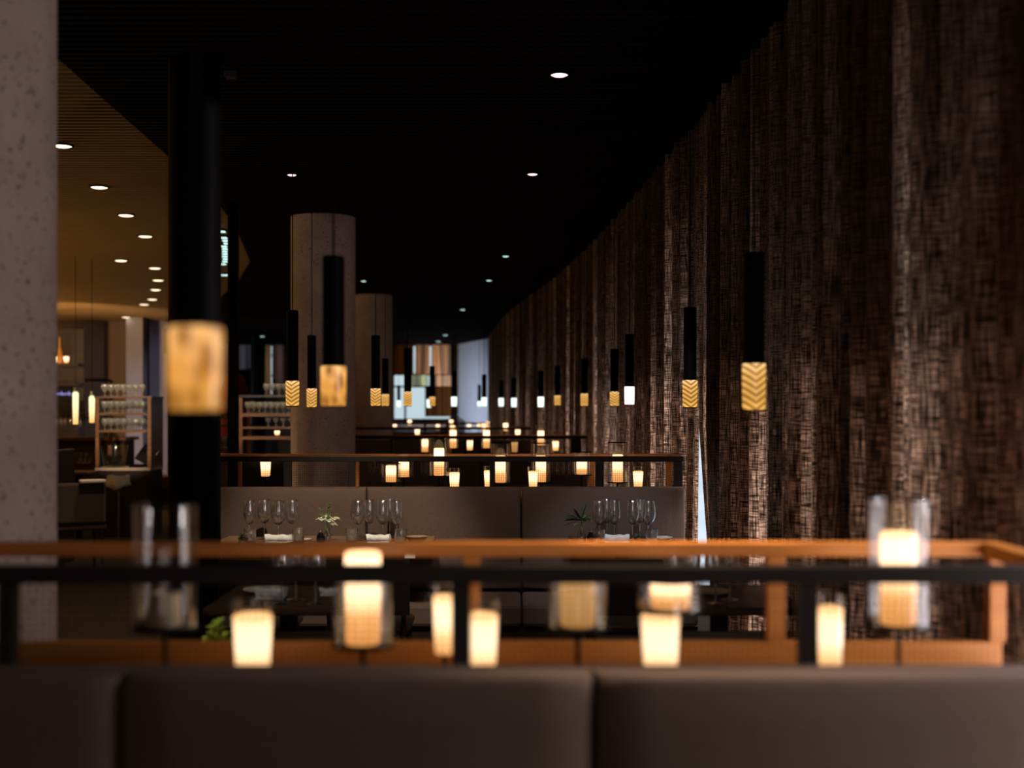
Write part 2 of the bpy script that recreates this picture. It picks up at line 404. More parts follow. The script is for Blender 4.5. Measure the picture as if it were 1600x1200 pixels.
pleated('window_blind', 636, 668, 586, 603, 33.45, M['blind'], 'pale green blind across the middle band of the big far window', 'blind', wl=.5, amp=.01)
pleated('window_blind', 671, 705, 586, 603.5, 33.45, M['drape'], 'ochre blind across the middle band of the far window, right side', 'blind', wl=.3, amp=.01)
pleated('window_blind', 664, 705, 605, 651, 33.45, M['brown_blind'], 'dark brown blind covering the lower right of the big far window', 'blind', wl=.4, amp=.01)
pleated('window_drape', 412, 424, 539, 617, 33.4, M['drape'], 'narrow tan drape at the left of the far window behind the glass cabinet', wl=.12)
pleated('window_drape', 335, 356, 539, 609, 33.45, M['grey_sheer'], 'grey sheer in the far window partly behind the biggest lamp', wl=.3, amp=.02)
pleated('window_drape', 371, 391, 539, 577, 33.45, M['grey_sheer'], 'grey sheer in the upper far window above the black cabinet', wl=.3, amp=.02)
pleated('window_drape', 425, 445, 539, 617, 33.45, M['pink_sheer'], 'pinkish sheer in the far window above the glass cabinet', wl=.3, amp=.02)
# low far furniture under the big window
t = thing('sideboard', 'low dark sideboard beneath the big far window', 'sideboard', (fx(655), 32.6, 0))
obj('body', MB().box(-.7,.7,-.2,.2,0,1.02).mesh('b', M['wood_dark']), t, bevel=.01)
obj('top', MB().box(-.75,.75,-.24,.24,1.02,1.06).mesh('b', M['tan']), t, bevel=.01)
tag(obj('wall_cabinet', MB().box(wx(370,33), wx(392,33), 33.0, 33.6, wz(621,33), wz(579,33)).mesh('w', M['black']), bevel=.01), 'black box cabinet in front of the far window beside the white strip', 'cabinet')
tag(obj('loudspeaker', MB().box(wx(240,23.4), wx(263,23.4), 24.1, 24.549, wz(550,23.4), wz(510,23.4)).mesh('w', M['black']), bevel=.02), 'black box loudspeaker mounted high on the lavender wall', 'speaker')

# ------------------------------------------------------------------ outside
struct('ground_outside', MB().box(-60, 80, -40, 140, -4.1, -4), M['sea'])
struct('ceiling_overhang', MB().box(1.95, 4.2, -6, 34, CEIL+.1, CEIL+.3), M['concrete'])  # added slab, unseen, shades the upper half of the curtain
# ------------------------------------------------------------------ curtain wall
def frame_at(y):
    d = (XC(y+.1)-XC(y-.1))/.2
    t = Vector((d, 1, 0)).normalized(); n = Vector((-t.y, t.x, 0))   # n points into the room
    return Vector((XC(y), y, 0)), t, n
pan = [(2.84, 3.5), (3.5, 4.55), (4.55, 6.05), (6.05, 7.42), (7.42, 9.6), (9.6, 12.6), (12.6, 16.2), (16.2, 21), (21, 30.3)]
clab = ['nearest brown linen curtain panel at the right edge', 'blurred brown linen curtain panel behind the tall hurricane lantern',
 'brown linen curtain panel just behind the rightmost hanging lamp', 'brown linen curtain panel with the daylight slit along its left edge',
 'brown linen curtain panel to the left of the daylight slit', 'brown linen curtain panel behind the pinkish lamp',
 'distant brown curtain panel behind the row of amber lamps', 'far brown curtain panel beside the small white lamps', 'farthest brown curtain panel next to the pale wall']
rc = random.Random(3)
ph = [rc.uniform(0, 6.28) for _ in range(6)]
def fold(u):
    return .034*math.sin(2*PI*u/.19+1.6*math.sin(u*2.3+ph[0])) + .020*math.sin(2*PI*u/.083+2*math.sin(u*3.1+ph[1])) + .016*math.sin(2*PI*u/.47+ph[2])
for k, (a, b_) in enumerate(pan):
    step = .012 if b_ < 10 else .02
    n = int((b_-a)/step); mb = MB(); mb.uv = []
    zs = [.03, .35, .7, 1.05, 1.4, 2.0, 2.6, CEIL-.004]
    for i in range(n+1):
        y = a+(b_-a)*i/n
        for z in zs:
            yy = y
            if k in (3, 4):
                # the hems draw apart below eye level
                g = max(0, (1.36-z))*.46
                if k == 3: yy = y + g*max(0, 1-(y-a)/1.37*0)*((b_-y)/(b_-a) if False else 0)
                dmp = max(0, 1-(b_-y)/.9) if k == 3 else max(0, 1-(y-a)/.9)
                yy = y - g*dmp if k == 3 else y + .15*g*dmp
            p, t, nn = frame_at(yy)
            q = p + nn*fold(y)*(.75+.25*(CEIL-z)/CEIL)*(1-.8*max(0, 1-abs(y-7.42)/.35))
            mb.v.append((q.x, q.y, z)); mb.uv.append((y, z))
    W = len(zs)
    for i in range(n):
        for j in range(W-1): mb.f.append((i*W+j, (i+1)*W+j, (i+1)*W+j+1, i*W+j+1))
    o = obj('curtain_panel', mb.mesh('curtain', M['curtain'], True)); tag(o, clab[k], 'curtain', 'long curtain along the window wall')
    so = o.modifiers.new('thick', 'SOLIDIFY'); so.thickness = .002
# piers just behind the cloth
for i, (y, w) in enumerate([(6.75,.42),(5.42,.30),(4.4,.22),(9.6,.2),(11.3,.3),(14,.3),(18,.3),(24,.3),(-2.2,.3)]):
    p, t, nn = frame_at(y)
    c = p - nn*.24
    b = MB().box(-.1, .1, -w/2, w/2, 0, CEIL+.1)
    o = struct('trim_%d' % (i+3), b, M['wood_dark']); o.location = (c.x+.02, c.y, 0); o.rotation_euler = (0,0,-math.atan2(t.x,t.y))
# added board outside, out of view, shading the upper part of the curtain
lt = MB()
for yy in range(2, 31, 2):
    xo = max(XC(yy), XC(yy+2)) + .55
    lt.box(xo, xo+.12, yy, yy+2, 1.98, CEIL+.1)
struct('trim_20', lt, M['wood_dark'])
# ------------------------------------------------------------------ columns
def column(D, cx, r, label):
    pr = [(0,0),(r,0),(r,CEIL-.002),(0,CEIL-.002)]
    o = obj('concrete_column', MB().lathe(pr, 64).mesh('column', M['concrete'], True), loc=(cx, D, 0)); return tag(o, label, 'column', 'round concrete columns')
column(3.4, -1.505, .28, 'nearest pinkish concrete column filling the left edge')
column(11.15, wx(505,11.15), .279, 'pitted round concrete column behind the middle sofa')
column(18.9, wx(584,18.9), .275, 'distant round concrete column seen just right of the pitted one')
tag(obj('dark_column', MB().cyl(0,0,0,CEIL-.002,.122,40).mesh('c', M['black'], True), loc=(wx(304,6.1),6.1,0)), 'black round column behind the biggest amber lamp', 'column')
tag(obj('dark_post', MB().box(-.038,.038,-.038,.038,0,CEIL-.002).mesh('c', M['black']), loc=(wx(364.5,10.4),10.4,0)), 'slim square black post left of the glass cabinet', 'post')
tag(obj('dark_column', MB().cyl(0,0,0,CEIL-.002,.16,32).mesh('c', M['black'], True), loc=(wx(404,30),30,0)), 'far dark column beside the white window strip', 'column')

# ------------------------------------------------------------------ dividers with bench on both sides
def divider(D, xl, xr, fposts, rposts, seams, label, blabel, rlabel, mesh=True, depth=.40, pw=.03, cells=.012):
    t = thing('room_divider', label, 'divider', (0, D, 0), 0, 'open timber dividers between the benches')
    zt, zb = 1.225, 0.955
    W = M['wood']
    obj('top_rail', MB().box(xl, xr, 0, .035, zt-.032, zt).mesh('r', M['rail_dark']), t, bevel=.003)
    obj('top_rail', MB().box(xl, xr, depth, depth+.035, zt-.03, zt).mesh('r', W), t, bevel=.003)
    obj('bottom_rail', MB().box(xl, xr, depth, depth+.035, zb, zb+.06).mesh('r', W), t, bevel=.003)
    obj('shelf', MB().box(xl, xr, .005, depth, zb-.03, zb).mesh('r', M['wood_dark']), t)
    obj('base_panel', MB().box(xl, xr, .02, depth+.02, .0, zb-.03).mesh('r', M['wood_dark']), t)
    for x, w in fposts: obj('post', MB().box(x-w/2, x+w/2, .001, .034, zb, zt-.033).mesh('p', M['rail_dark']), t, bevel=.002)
    for x, w in rposts: obj('post', MB().box(x-w/2, x+w/2, depth+.001, depth+.034, zb+.0605, zt-.031).mesh('p', W), t, bevel=.002)
    for x in (xl, xr-.04):
        obj('end_rail', MB().box(x, x+.04, .036, depth-.001, zt-.03, zt).mesh('p', W), t)
    if mesh:
        m = MB(); r = .0005
        x = xl+.02
        while x < xr-.02:
            m.box(x-r, x+r, .016, .017, zb, zt-.033); x += cells
        z = zb+cells
        while z < zt-.035:
            m.box(xl+.01, xr-.01, .0175, .0185, z-r, z+r); z += cells
        obj('wire_mesh', m.mesh('wire_mesh', M['black']), t)
    # benches: front one faces the camera, rear one faces away
    b = thing('banquette', blabel, 'bench', (0, D, 0), 0, 'upholstered benches')
    xs = [xl] + seams + [xr]
    for a, c in zip(xs, xs[1:]):
        obj('backrest', MB().cushion(a+.002, c-.002, -.10, -.004, .47, 1.05, .02).mesh('back', M['fabric'], True), b)
        obj('seat', MB().box(a+.002, c-.002, -.60, -.105, .34, .46).mesh('seat', M['fabric']), b, bevel=.02)
    obj('plinth', MB().box(xl, xr, -.57, -.02, 0, .338).mesh('plinth', M['wood_dark']), b)
    if rlabel:
        b = thing('banquette', rlabel, 'bench', (0, D+depth+.04, 0), 0, 'upholstered benches')
        obj('backrest', MB().cushion(-xr+.01, -xl-.01, -.10, -.004, .47, .94, .02).mesh('back', M['fabric'], True), b, rotz=PI)
        obj('seat', MB().box(xl, xr, .105, .58, .34, .46).mesh('seat', M['fabric']), b, bevel=.02)
        obj('plinth', MB().box(xl, xr, .02, .55, 0, .338).mesh('plinth', M['wood_dark']), b)
    return t
D1, D2, D3, D4, D5 = 2.29, 7.4, 12.7, 18.0, 23.3
f1 = lambda p: wx(p, D1); r1 = lambda p: wx(p, D1+.4)
f2 = lambda p: wx(p, D2); r2 = lambda p: wx(p, D2+.4)
divider(D1, -1.16, 1.03, [(f1(8),.03),(f1(720),.034),(f1(1265),.034)], [(r1(737),.034),(r1(1213),.038),(r1(1560),.035)],
        [wx(183,D1-.11), wx(930,D1-.11)], 'nearest blurred timber divider with candles crossing the whole picture', 'nearest grey brown bench back along the bottom edge', 'bench behind the nearest divider facing the far room')
divider(D2, f2(314), f2(1068), [(f2(321),.045),(f2(449),.045),(f2(549.5),.034),(f2(769),.03),(f2(937),.05),(f2(1060),.05)], [(r2(374),.02),(r2(558),.02),(r2(1045),.03),(r2(925),.03)],
        [wx(572,D2-.11), wx(814.5,D2-.11)], 'sharp timber divider with mesh and candles above the middle sofa', 'sharp taupe bench with three back panels behind the set tables', 'bench hidden behind the middle divider')
f3 = lambda p: wx(p, D3)
divider(D3, -2.1, f3(917), [(f3(612),.03),(f3(900),.1),(f3(727),.03)], [(f3(700),.03)], [-1.2,-.3], 'third timber divider ending just before the curtain', 'third bench back half hidden by the middle divider', None)
f4 = lambda p: wx(p, D4)
divider(D4, -2.7, f4(830), [(f4(690),.03),(f4(760),.03)], [], [-1.6,-.6], 'fourth timber divider, a dim band below the small white lamps', 'fourth bench back in the dim distance', None, mesh=False)
f5 = lambda p: wx(p, D5)
divider(D5, -3.2, f5(768), [(f5(664),.04),(f5(712),.04)], [], [-2.2,-1.2], 'farthest timber divider in front of the big window', 'farthest bench back below the big window', None, mesh=False)

# ------------------------------------------------------------------ lanterns and votives
def candle_mesh(r, h, mat, taper=0, n=28):
    return MB().lathe([(0,0),(r*(1-taper)-.003,0),(r*(1-taper),.003),(r*(1-taper*.5),h*.5),(r,h-.004),(r-.004,h),(r-.008,h-.004),(0,h-.008)], n).mesh('candle', mat, True)
def hurricane(px, D, yt, yb, yrim, label, w=.035, base=.955, mat='candle', gw=.058, grp='hurricane lanterns on the dividers'):
    x = wx(px, D); zb = wz(yb, D); zt = wz(yt, D); zr = wz(yrim, D)
    t = thing('hurricane_lantern', label, 'lantern', (x, D, base), 0, grp)
    zz = zb-base
    st = MB().cyl(0,0,0,.006,.04,24); st.cyl(0,0,.006,zz-.006,.005,10); st.cyl(0,0,zz-.006,zz-.001,gw+.003,28)
    obj('stand', st.mesh('stand', M['black'], True), t)
    obj('candle', candle_mesh(w, zt-zb, M[mat]), t, (0,0,zz))
    H = zr-base
    g = MB().lathe([(gw,zz),(gw,H-.002),(gw-.0012,H),(gw-.0024,H-.002),(gw-.0024,zz)], 40)
    obj('glass_shade', g.mesh('shade', M['glass_thin'], True), t)
    obj('rim', MB().lathe([(gw+.0008,H-.003),(gw+.0008,H),(gw-.003,H),(gw-.003,H-.003),(gw+.0008,H-.003)], 40).mesh('rim', M['black'], True), t)
    return t
def votive(px, D, yt, label, r=.036, h=.14, base=.955, grp='glowing votive cups', mat='votive', cup=True):
    x = wx(px, D); zt = wz(yt, D)
    t = thing('votive_candle', label, 'candle', (x, D, base), 0, grp)
    z0 = max(.008, zt-base-h)
    s = MB().cyl(0,0,0,.006,r*.9,24)
    if z0 > .01: s.cyl(0,0,.006,z0-.001,.005,10)
    obj('stand', s.mesh('stand', M['black'], True), t)
    hh = zt-base-z0
    obj('candle', candle_mesh(r, hh, M[mat], .18), t, (0,0,z0))
    if cup:
        g = r+.005
        obj('glass_cup', MB().lathe([(g*.84,z0),(g,z0+hh+.025),(g-.0015,z0+hh+.026),(g-.003,z0+hh+.025),(g*.84-.002,z0)], 32).mesh('cup', M['glass_thin'], True), t)
    return t
Dn = 2.5
hurricane(567, Dn, 862, 1005, 900, 'lit candle in tall glass on the near divider, poking above the rail at centre left', w=.035)
hurricane(1404, Dn, 831, 975, 777, 'lit candle in a tall dark-rimmed glass nearest to the right edge')
hurricane(903, Dn, 897, 977, 903, 'dim amber candle on a stem below the near rail, between the two brightest at centre', mat='candle_dim')
hurricane(1047, Dn+.06, 895, 950, 905, 'bright candle in a glass right above a glowing votive cup, near divider', w=.04, gw=.064)
hurricane(258, 2.4, 925, 978, 785, 'tall hurricane glass with an unlit candle at the left of the near divider', mat='wax_off', w=.03)
votive(395, 2.5, 960, 'glowing votive cup at the far left of the near divider', r=.038)
votive(753, 2.55, 959, 'glowing votive cup just right of the near divider middle post', r=.032)
votive(1032, 2.5, 960, 'glowing votive cup below the bright glass candle, near divider', r=.038)
votive(695, 2.62, 930, 'slim glowing votive just left of the near divider middle post', r=.0245, h=.12)
votive(1297, 2.5, 948, 'slim glowing votive right beside the near divider right post', r=.025)
Dm = 7.62
for px, yt, yb, yr, lab, mt in [
  (611,727,753,724,'small candle glass leftmost of the pair left of centre, middle divider','candle'),
  (631,718,745,708,'small raised candle glass right of the leftmost pair, middle divider','candle'),
  (686,700,743,683,'tall lantern rising above the middle rail at centre left','candle'),
  (782,712,754,692,'tall lantern just right of the middle divider central post','candle'),
  (845,712,753,692,'tall lantern second from the central post of the middle divider','candle'),
  (909,719,741,706,'raised candle glass just left of the middle divider right post','candle'),
  (965,710,753,691,'rightmost tall lantern on the middle divider','candle')]:
    hurricane(px, Dm if px != 631 else Dm+.1, yt, yb, yr, lab, w=.031)
for px, yt, lab, r in [(415,718,'single votive at the left end of the middle divider',.032),(710,738,'low votive in a glass left of the middle divider central post',.031),
  (763,735,'votive half hidden by the middle divider central post',.026),(833,736,'low votive beside the second tall lantern, middle divider',.028),(997,736,'low votive at the right end of the middle divider',.031)]:
    votive(px, 7.52 if px == 833 else Dm, yt, lab, r=r, h=.10, grp='votive cups on the middle divider')
for px, yt, yb, yr, lab in [(664,686,706,683,'leftmost small candle glass on the third divider'),(708,672,700,664,'tall lantern at centre left of the third divider'),
  (760,672,700,664,'tall lantern in the middle of the third divider'),(845,673,696,662,'rightmost tall lantern on the third divider')]:
    hurricane(px, D3+.22, yt, yb, yr, lab, w=.033, gw=.055)
for px, yt, lab in [(734,688,'votive in the middle of the third divider'),(868,689,'votive at the right end of the third divider'),(804,691,'dim votive left of the rightmost lantern, third divider')]:
    votive(px, D3+.22, yt, lab, r=.034, h=.10, grp='votive cups on the third divider', mat='votive' if px != 804 else 'candle_dim')
for px, yt, lab in [(652,669,'leftmost votive on the fourth divider'),(707,664,'second votive on the fourth divider'),(756,662,'third votive on the fourth divider'),(790,661,'fourth votive on the fourth divider'),(809,671,'rightmost low votive on the fourth divider')]:
    votive(px, D4+.2, yt, lab, r=.036, h=.11, grp='votive cups on the fourth divider', cup=False)
for px, yt, lab in [(640,656,'leftmost tiny votive on the farthest divider'),(617,661,'tiny votive beside the distant column, farthest divider'),(684,663,'tiny votive left of centre on the farthest divider'),(705,656,'tiny votive in the middle of the farthest divider'),(733,662,'tiny votive right of centre, farthest divider'),(748,660,'second tiny votive from the right, farthest divider'),(762,659,'rightmost tiny votive on the farthest divider')]:
    votive(px, D5+.2, yt, lab, r=.036, h=.10, grp='votive cups on the farthest divider', cup=False)

# ------------------------------------------------------------------ hanging lamps
def pendant(px, D, gt, gb, tt, mat, label, gw=.0375, tw=None, px_top=None):
    x = wx(px, D); zb = wz(gb, D); zt = wz(gt, D); ztt = wz(tt, D)
    t = thing('pendant_lamp', label, 'lamp', (x, D, zb), 0, 'slim black hanging lamps')
    tw = tw or gw*.86
    obj('glass_shade', MB().lathe([(0,0),(gw*.9,0),(gw*.96,.004),(gw,(zt-zb)*.5),(gw,zt-zb-.003),(gw*.9,zt-zb),(0,zt-zb)], 32).mesh('shade', M[mat], True), t)
    obj('bottom_ring', MB().lathe([(0,-.006),(gw*.92,-.006),(gw*.92,-.001),(0,-.001)], 32).mesh('ring', M['black'], True), t)
    obj('tube', MB().lathe([(0,zt-zb+.001),(tw,zt-zb+.001),(tw,ztt-zb-.004),(tw-.004,ztt-zb),(0,ztt-zb)], 32).mesh('tube', M['black'], True), t)
    obj('cord', MB().cyl(0,0,ztt-zb,CEIL-zb,.003,6).mesh('cord', M['black'], True), t)
    return t
for a in [
 (305,1.79,511,641,160,'lamp_warm','biggest blurred amber hanging lamp at the left'),
 (521,3.75,572,634,400,'lamp_warm','blurred amber hanging lamp in front of the pitted column'),
 (457,7.1,595,634,485,'lamp_amber','amber hanging lamp at the left edge of the pitted column'),
 (487,9.4,607,636,524,'lamp_amber','small amber hanging lamp against the pitted column left half'),
 (587,9.4,607,634,524,'lamp_amber','amber hanging lamp in front of the distant column, left of a pair'),
 (602,12.5,616,634,560,'lamp_amber','amber hanging lamp in front of the distant column, right of a pair'),
 (637,11.5,612,634,544,'lamp_amber','amber hanging lamp before the bright far window'),
 (623,25,626,636,602,'lamp_white','tiny white hanging lamp at the left of the far window'),
 (670,22,624,637,603,'lamp_white','tiny white hanging lamp touching an amber one'),
 (675.5,16,620,634,572,'lamp_amber','small amber hanging lamp at the middle of the far window'),
 (709.5,16.5,620,635,579,'lamp_white','white hanging lamp between the far window and the pale wall'),
 (749,25,627,635,601,'lamp_white','tiny white hanging lamp, left of the pair on the pale wall'),
 (756.5,18,621,635,585,'lamp_white','white hanging lamp, right of the pair on the pale wall'),
 (783,18.5,622,635,594,'lamp_white','small white hanging lamp first right of the pale wall'),
 (803,17.5,622,636,590,'lamp_white','small white hanging lamp second right of the pale wall'),
 (845,15,620,636,579,'lamp_white','white hanging lamp against the curtain, left of the amber ones'),
 (871,15,618,633,571,'lamp_amber','smallest amber hanging lamp against the curtain'),
 (913,12.6,615,634,560,'lamp_amber','amber hanging lamp against the curtain, second smallest'),
 (960,10.4,612,634,545,'lamp_amber','amber hanging lamp just left of the pinkish white one'),
 (983.5,9.5,604,632,522,'lamp_pink','pinkish white hanging lamp against the curtain'),
 (1078,6.4,594,636,480,'lamp_amber','amber hanging lamp above the right end of the middle sofa'),
 (1178,4.1,568,640,394,'lamp_amber','rightmost amber hanging lamp, slightly blurred'),
 (428,25,612,619,592,'black','unlit distant hanging lamp behind the glass cabinet')]:
    pendant(*a)
for px, gt, gb, lab in [(118,612,663,'long pale lantern, left of the pair near the bar'),(129.5,618,661,'long pale lantern, right of the pair near the bar')]:
    D = 14; x = wx(px, D); zb = wz(gb, D); zt = wz(gt, D)
    t = thing('long_lantern', lab, 'lamp', (x, D+ (0 if px < 120 else .3), zb), 0, 'long lanterns near the bar')
    obj('glass_shade', MB().lathe([(0,0),(.026,0),(.031,(zt-zb)*.5),(.033,zt-zb-.02),(.02,zt-zb),(0,zt-zb)], 24).mesh('s', M['lantern_long'], True), t)
    obj('cap', MB().cyl(0,0,zt-zb+.001,zt-zb+.05,.02,16).mesh('c', M['steel'], True), t)
    obj('cord', MB().cyl(0,0,zt-zb+.05,CEIL-zb,.003,6).mesh('c', M['black'], True), t)

# ------------------------------------------------------------------ ceiling lights
def downlight(px, py, r, mat, lab, grp, sp=0, col=(1,.7,.5), ang=70):
    D = (CEIL-EYE)*F/(HY-py); x = wx(px, D)
    t = thing('ceiling_spotlight', lab, 'light', (x, D, CEIL-.012), 0, grp)
    obj('trim_ring', MB().lathe([(r+.012,.012),(r+.012,0),(r,0),(r,.012)], 24).mesh('ring', M['black'], True), t)
    obj('lens', MB().lathe([(0,-.004),(r*.7,-.004),(r,.002),(r,.01),(0,.01)], 24).mesh('lens', M[mat], True), t)
    if sp:
        l = bpy.data.lights.new('spot', 'SPOT'); l.energy = sp; l.color = col; l.spot_size = math.radians(ang); l.spot_blend = .8; l.shadow_soft_size = .03
        lo = bpy.data.objects.new('spot_beam', l); C.objects.link(lo); lo.location = (x, D, CEIL-.03)
    return t
for px, py, r, m, sp, lab in [(874,114,.042,'spot_pink',22,'largest pinkish ceiling spot at upper centre'),(456,271,.032,'spot_pink',22,'pinkish ceiling spot above the pitted column'),
  (832,270,.036,'spot_pink',22,'pinkish ceiling spot below the largest one'),(790,399,.035,'spot_cool',12,'whitish ceiling spot right of centre'),(764,437,.035,'spot_cool',0,'small ceiling spot next below the whitish one'),
  (568,438,.035,'spot_cool',12,'small ceiling spot beside the top of the pitted column'),(723,483,.045,'spot_cool',0,'small cool ceiling spot above the far window'),(696,523,.06,'spot_cool',0,'upper of the two farthest cool ceiling spots'),
  (685,533,.065,'spot_cool',0,'lower of the two farthest cool ceiling spots'),(410,525,.06,'spot_cool',0,'cool ceiling spot above the glass cabinet'),(398,535,.06,'candle_dim',0,'faint warm ceiling spot above the glass cabinet')]:
    downlight(px, py, r, m, lab, 'spots in the dark ceiling', sp)
tag(obj('ceiling_sensor', MB().box(-.028,.028,-.03,.03,0,.03).mesh('s', M['chair_cloth']), loc=(wx(360,6.3),6.3,CEIL-.03), bevel=.005), 'small unlit square fitting on the dark ceiling', 'sensor')
i = 0
wl = ['first','second','third','fourth','fifth','sixth','seventh','eighth','ninth','tenth','eleventh']
for px, py, sp in [(97,226,90),(155,291,90),(197,335,90),(227,368,0),(189,406,90),(242,418,0),(247,437,0),(243,452,0),(238,467,90),(225,475,0),(197,495,0)]:
    D = (CEIL-EYE)*F/(HY-py)
    downlight(px, py, .0012*D+.05, 'spot_warm', wl[i]+' warm spot from the front in the oak slat ceiling', 'warm spots in the oak ceiling', sp, (1,.68,.38), 110); i += 1
downlight(253, 503, .09, 'spot_cool', 'cool spot at the far corner of the oak ceiling', 'warm spots in the oak ceiling')
i = 0
for px, py in [(331,332),(347,358),(350,368),(352,372.5),(354,377),(350,381.5),(351,385.5),(351,389.5),(351,393.5),(351,397.5),(352,401.5),(351,405.5),(349,409.5),(352,427),(337,443),(333,448),(330,452)]:
    D = (CEIL-EYE)*F/(HY-py); x = wx(px, D)
    t = thing('rim_light', 'tiny cool light in the arc along the oak ceiling edge', 'light', (x, D, CEIL-.03), 0, 'row of tiny cool lights')
    w = .027 if py != 427 else .055
    if py < 340: w = .010
    obj('housing', MB().box(-w-.006, w+.006, -.05, .05, .012, .03).mesh('h', M['black']), t)
    obj('lens', MB().box(-w, w, -.028, .028, 0, .011).mesh('h', M['spot_cool']), t, bevel=.003)

# ------------------------------------------------------------------ tables and settings
ZT = .78
def table(name, x0, x1, y0, y1, label, round_=False, mat='table'):
    if y0 < 5.5 or 'right end' in label or y0 > 8: mat = 'table_dark'
    cx, cy = (x0+x1)/2, (y0+y1)/2
    t = thing(name, label, 'table', (cx, cy, 0), 0, 'restaurant tables')
    w, d = (x1-x0)/2, (y1-y0)/2
    if round_:
        obj('tabletop', MB().lathe([(0,ZT-.03),(w-.015,ZT-.03),(w,ZT-.012),(w,ZT-.004),(w-.004,ZT),(0,ZT)], 48).mesh('top', M['table'], True), t)
    else:
        obj('tabletop', MB().box(-w, w, -d, d, ZT-.03, ZT).mesh('top', M[mat]), t, bevel=.01)
    obj('pedestal', MB().cyl(0,0,.02,ZT-.031,.035,20).mesh('ped', M['black'], True), t)
    obj('foot_plate', MB().lathe([(0,0),(.22,0),(.22,.012),(.04,.019),(0,.019)], 32).mesh('foot', M['black'], True), t)
    return t
def seg(px, D): return wx(px, D)
y0t, y1t = 6.70, 7.27
table('dining_table', seg(323,6.75), seg(486,6.75), y0t, y1t, 'oak dining table at the left end of the middle sofa')
table('dining_table', seg(488,6.75), seg(672,6.75), y0t-.01, y1t, 'oak dining table with the white flowers')
tag(obj('shallow_bowl', MB().lathe([(0,0),(.035,0),(.062,.032),(.064,.034),(.061,.034),(.034,.004),(0,.004)], 40).mesh('bowl', M['table'], True), loc=(wx(651,6.9), 6.9, ZT)), 'shallow wooden bowl at the right end of the flower table', 'bowl')
table('dining_table', seg(893,6.75), seg(1064,6.75), y0t, y1t, 'oak dining table at the right end of the middle sofa')
table('dining_table', wx(350,5), wx(560,5), 4.65, 5.25, 'oak table with plates behind the near divider, left')
table('dining_table', wx(1010,5), wx(1230,5), 4.65, 5.25, 'oak table with glasses behind the near divider, right')
table('dining_table', wx(280,3.55), wx(520,3.55), 3.36, 3.8, 'table with the lime green plant close behind the near divider')
table('dining_table', wx(565,12.1), wx(680,12.1), 11.7, 12.2, 'dim table with glasses in front of the third divider, left')
table('dining_table', wx(800,12.1), wx(905,12.1), 11.7, 12.2, 'dim table with glasses in front of the third divider, right')

def wine_meshes(s=1., fat=1.):
    o = [(.004,.085),(.017,.092),(.030,.108),(.0375,.128),(.040,.148),(.0385,.170),(.035,.195),(.0315,.217)]
    o = [(r*(fat if z > .09 else 1), z*s) for r, z in o]
    inn = [(max(0, r-.0012), z+.0015) for r, z in reversed(o[1:])] + [(0, .0895*s)]
    bowl = MB().lathe([(0,.0845*s)] + o + [(o[-1][0]-.0006, o[-1][1]+.0006)] + inn[0:], 36).mesh('bowl', M['bowl_glass'], True)
    stem = MB().lathe([(0,.0075),(.0045,.0075),(.0032,.02),(.0028,.05*s),(.0036,.084*s),(0,.084*s)], 16).mesh('stem', M['bowl_glass'], True)
    foot = MB().lathe([(0,0),(.034,0),(.035,.0012),(.02,.003),(.006,.007),(0,.007)], 32).mesh('foot', M['bowl_glass'], True)
    return bowl, stem, foot
WG = wine_meshes(); WG2 = wine_meshes(1.0, .86)
TUM = MB().lathe([(0,0),(.028,0),(.030,.004),(.034,.075),(.0335,.076),(.0325,.075),(.0285,.012),(0,.010)], 32).mesh('tumbler', M['bowl_glass'], True)
WONE = MB().lathe([(0,0),(.034,0),(.034,.002),(.005,.006),(.0032,.05),(.004,.088),(.03,.105),(.039,.14),(.037,.18),(.031,.217),(.030,.217),(.036,.18),(.038,.14),(.029,.107),(0,.092)], 20).mesh('wine_glass', M['glass_thin'], True)
def wine(px, D, label, kind=0, grp='wine glasses on the set tables', x=None):
    t = thing('wine_glass', label, 'glass', (wx(px, D) if x is None else x, D, ZT), R.uniform(0,6), grp)
    ms = WG2 if kind else WG
    obj('bowl', ms[0], t); obj('stem', ms[1], t); obj('foot', ms[2], t); return t
def tumbler(px, D, label, grp='water tumblers'):
    return tag(obj('water_tumbler', TUM, loc=(wx(px,D), D, ZT)), label, 'glass', grp)
def napkin(px, D, w, label, h=.034):
    # a rolled cloth lying across
    n = 22; b = MB(); b.uv = None
    pts = []; rr = []
    for i in range(n+1):
        u = i/n; pts.append((-w/2+w*u, .004*math.sin(u*9), h*.62+.002*math.sin(u*14))); rr.append(h*.62*(1-.10*math.sin(u*PI))*(.93+.05*math.sin(u*23)))
    b.tube(pts, rr, 14)
    b.box(-w/2+.01, w/2-.004, -.05, .02, 0.0, .004)
    o = obj('rolled_napkin', b.mesh('napkin', M['linen'], True), loc=(wx(px, D), D, ZT)); return tag(o, label, 'napkin', 'rolled napkins')
def plate(px, D, r, label):
    o = obj('side_plate', MB().lathe([(0,0),(r*.55,0),(r*.6,.003),(r,.012),(r,.014),(r*.6,.006),(0,.004)], 40).mesh('plate', M['china'], True), loc=(wx(px,D), D, ZT)); return tag(o, label, 'plate', 'white side plates')
